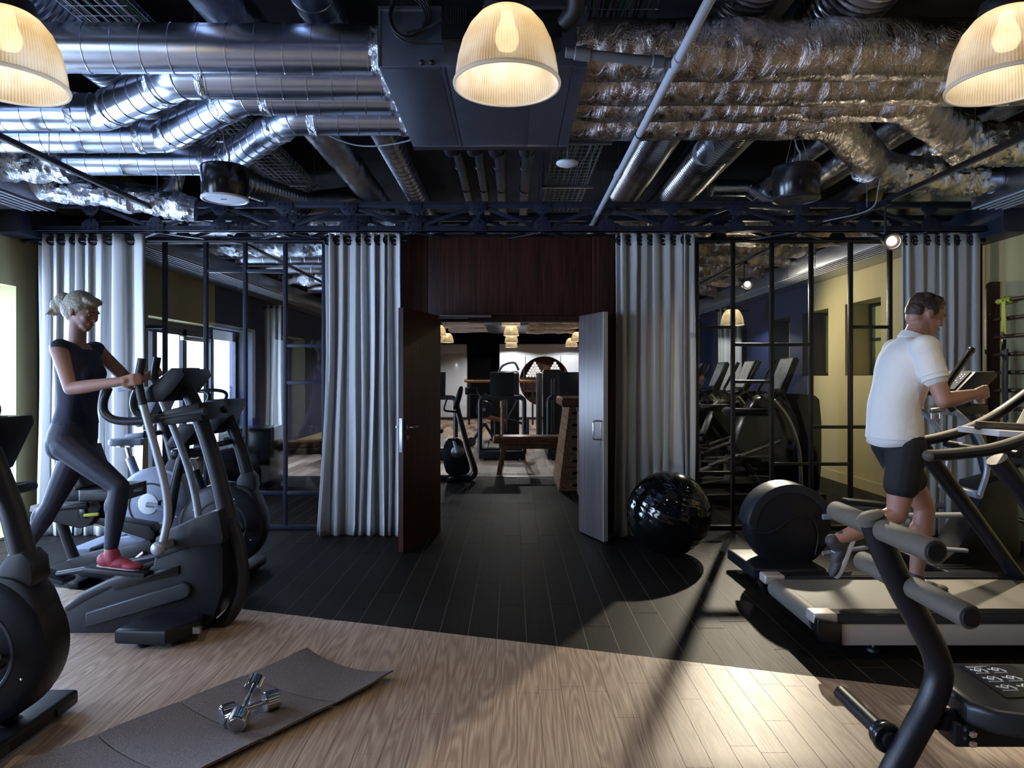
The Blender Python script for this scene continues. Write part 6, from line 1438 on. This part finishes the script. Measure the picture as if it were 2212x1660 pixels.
for i, (x, h_) in enumerate(((1.10, .30), (1.17, .36), (1.24, .26))):
    tag(MB().lathe([(0, 1.49), (.032, 1.49), (.034, 1.50), (.034, 1.49+h_*.6), (.012, 1.49+h_*.78), (.012, 1.49+h_), (0, 1.49+h_)], (x, YC+.1, 0), seg=16).build('bottle', 'green_glass', None, (x, YC+.1, 1.49)), '%s green bottle between the towel pyramids' % ['left', 'middle', 'right'][i], 'bottle', 'bottles in the round niche')
t = thing('wooden_rail', 'long horizontal brass coloured rail in front of the far cabinets', 'rail', (.2, 21.5, 1.35)); MB().rod((-1.5, 21.5, 1.38), (2.6, 21.5, 1.38), .05, 14).build('rail', 'brass', t)
for x in (-1.35, .65, 2.5): MB().rod((x, 21.5, 0), (x, 21.5, 1.36), .03, 12).build('post', 'black_steel', t)
# strength machines
def strength(label, x, y, h, w_):
    t = thing('weight_machine', label, 'weight machine', (x, y, 0), 'weight machines in the rear room')
    MB().prism(chaikin([(x-w_/2, y), (x+w_/2, y), (x+w_/2, y+.7), (x-w_/2, y+.7)], 0) and [(x-w_/2, y, h/2+.03), (x+w_/2, y, h/2+.03), (x+w_/2, y+.7, h/2+.03), (x-w_/2, y+.7, h/2+.03)], (0, 0, h-.02), .07, 3).build('tower', 'machine_gloss', t)
    MB().box2((x-w_*.12, y-.012, .25), (x+w_*.12, y, h-.25), bev=.005).build('stack_window', 'machine2', t)
    for s in (-1, 1): MB().rod((x+s*w_*.07, y-.03, .2), (x+s*w_*.07, y-.03, h-.2), .012, 8).build('guide_rod', 'machine2', t)
    return t
a = strength('black weight machine tower behind the middle rear treadmill', -.17, 16.2, 1.62, .68)
MB().box((-.38, 15.5, .55), (.5, .36, .09), Matrix.Rotation(.25, 3, 'Y'), .03).build('seat_pad', 'leather', a); MB().tube([(.2, 15.7, 1.1), (-.1, 15.6, .55), (.35, 15.6, .40)], .035, 10).build('lever_arm', 'machine2', a)
MB().tube(fillet([(-.5, 15.6, .06), (.35, 15.6, .06), (.35, 15.6, .55)], .15), .04, 12).build('base_tube', 'machine2', a); MB().rod((-.38, 15.5, .06), (-.38, 15.5, .5), .04, 12).build('seat_post', 'machine2', a)
MB().tube(spline([(-.32, 16.2, 1.62), (-.2, 16.2, 1.78), (.05, 16.2, 1.84), (.16, 16.2, 1.66)], 6), .025, 10).build('top_handle', 'machine2', a)
b = strength('tall black weight machine tower left of the right rear treadmill', .98, 16.4, 1.66, .46); MB().box2((.60, 16.35, .05), (.72, 17.1, 1.60), bev=.03).build('side_cheek', 'machine2', b)
c = thing('rowing_machine', 'black rowing trainer with a round fan left of the middle rear treadmill', 'rowing machine', (-.55, 14.6, 0))
MB().lathe([(0, -.09), (.17, -.09), (.19, -.05), (.19, .05), (.17, .09), (0, .09)], (-.60, 14.8, .80), (0, 1, 0), 36).build('fan_housing', 'machine', c); MB().lathe([(0, 0), (.04, 0), (.04, .02), (0, .02)], (-.60, 14.7, .80), (0, -1, 0), 20).build('hub', 'steel', c)
MB().tube([(-.60, 14.8, .5), (-.85, 14.7, .10)], .035, 10).tube([(-.60, 14.8, .5), (-.35, 14.9, .10)], .035, 10).build('stand', 'machine2', c)
for x in (-.88, -.32): MB().lathe([(0, -.03), (.10, -.03), (.10, .03), (0, .03)], (x, 14.7 if x < -.5 else 14.9, .102), (0, 1, 0), 22).build('wheel', 'rubber', c)
MB().box((-.88, 14.7, 1.20), (.26, .10, .16), bev=.02).build('monitor', 'machine_gloss', c); MB().tube([(-.60, 14.8, .95), (-.78, 14.75, 1.18)], .025, 10).build('monitor_arm', 'machine2', c)
# white figure free: distant dark screens
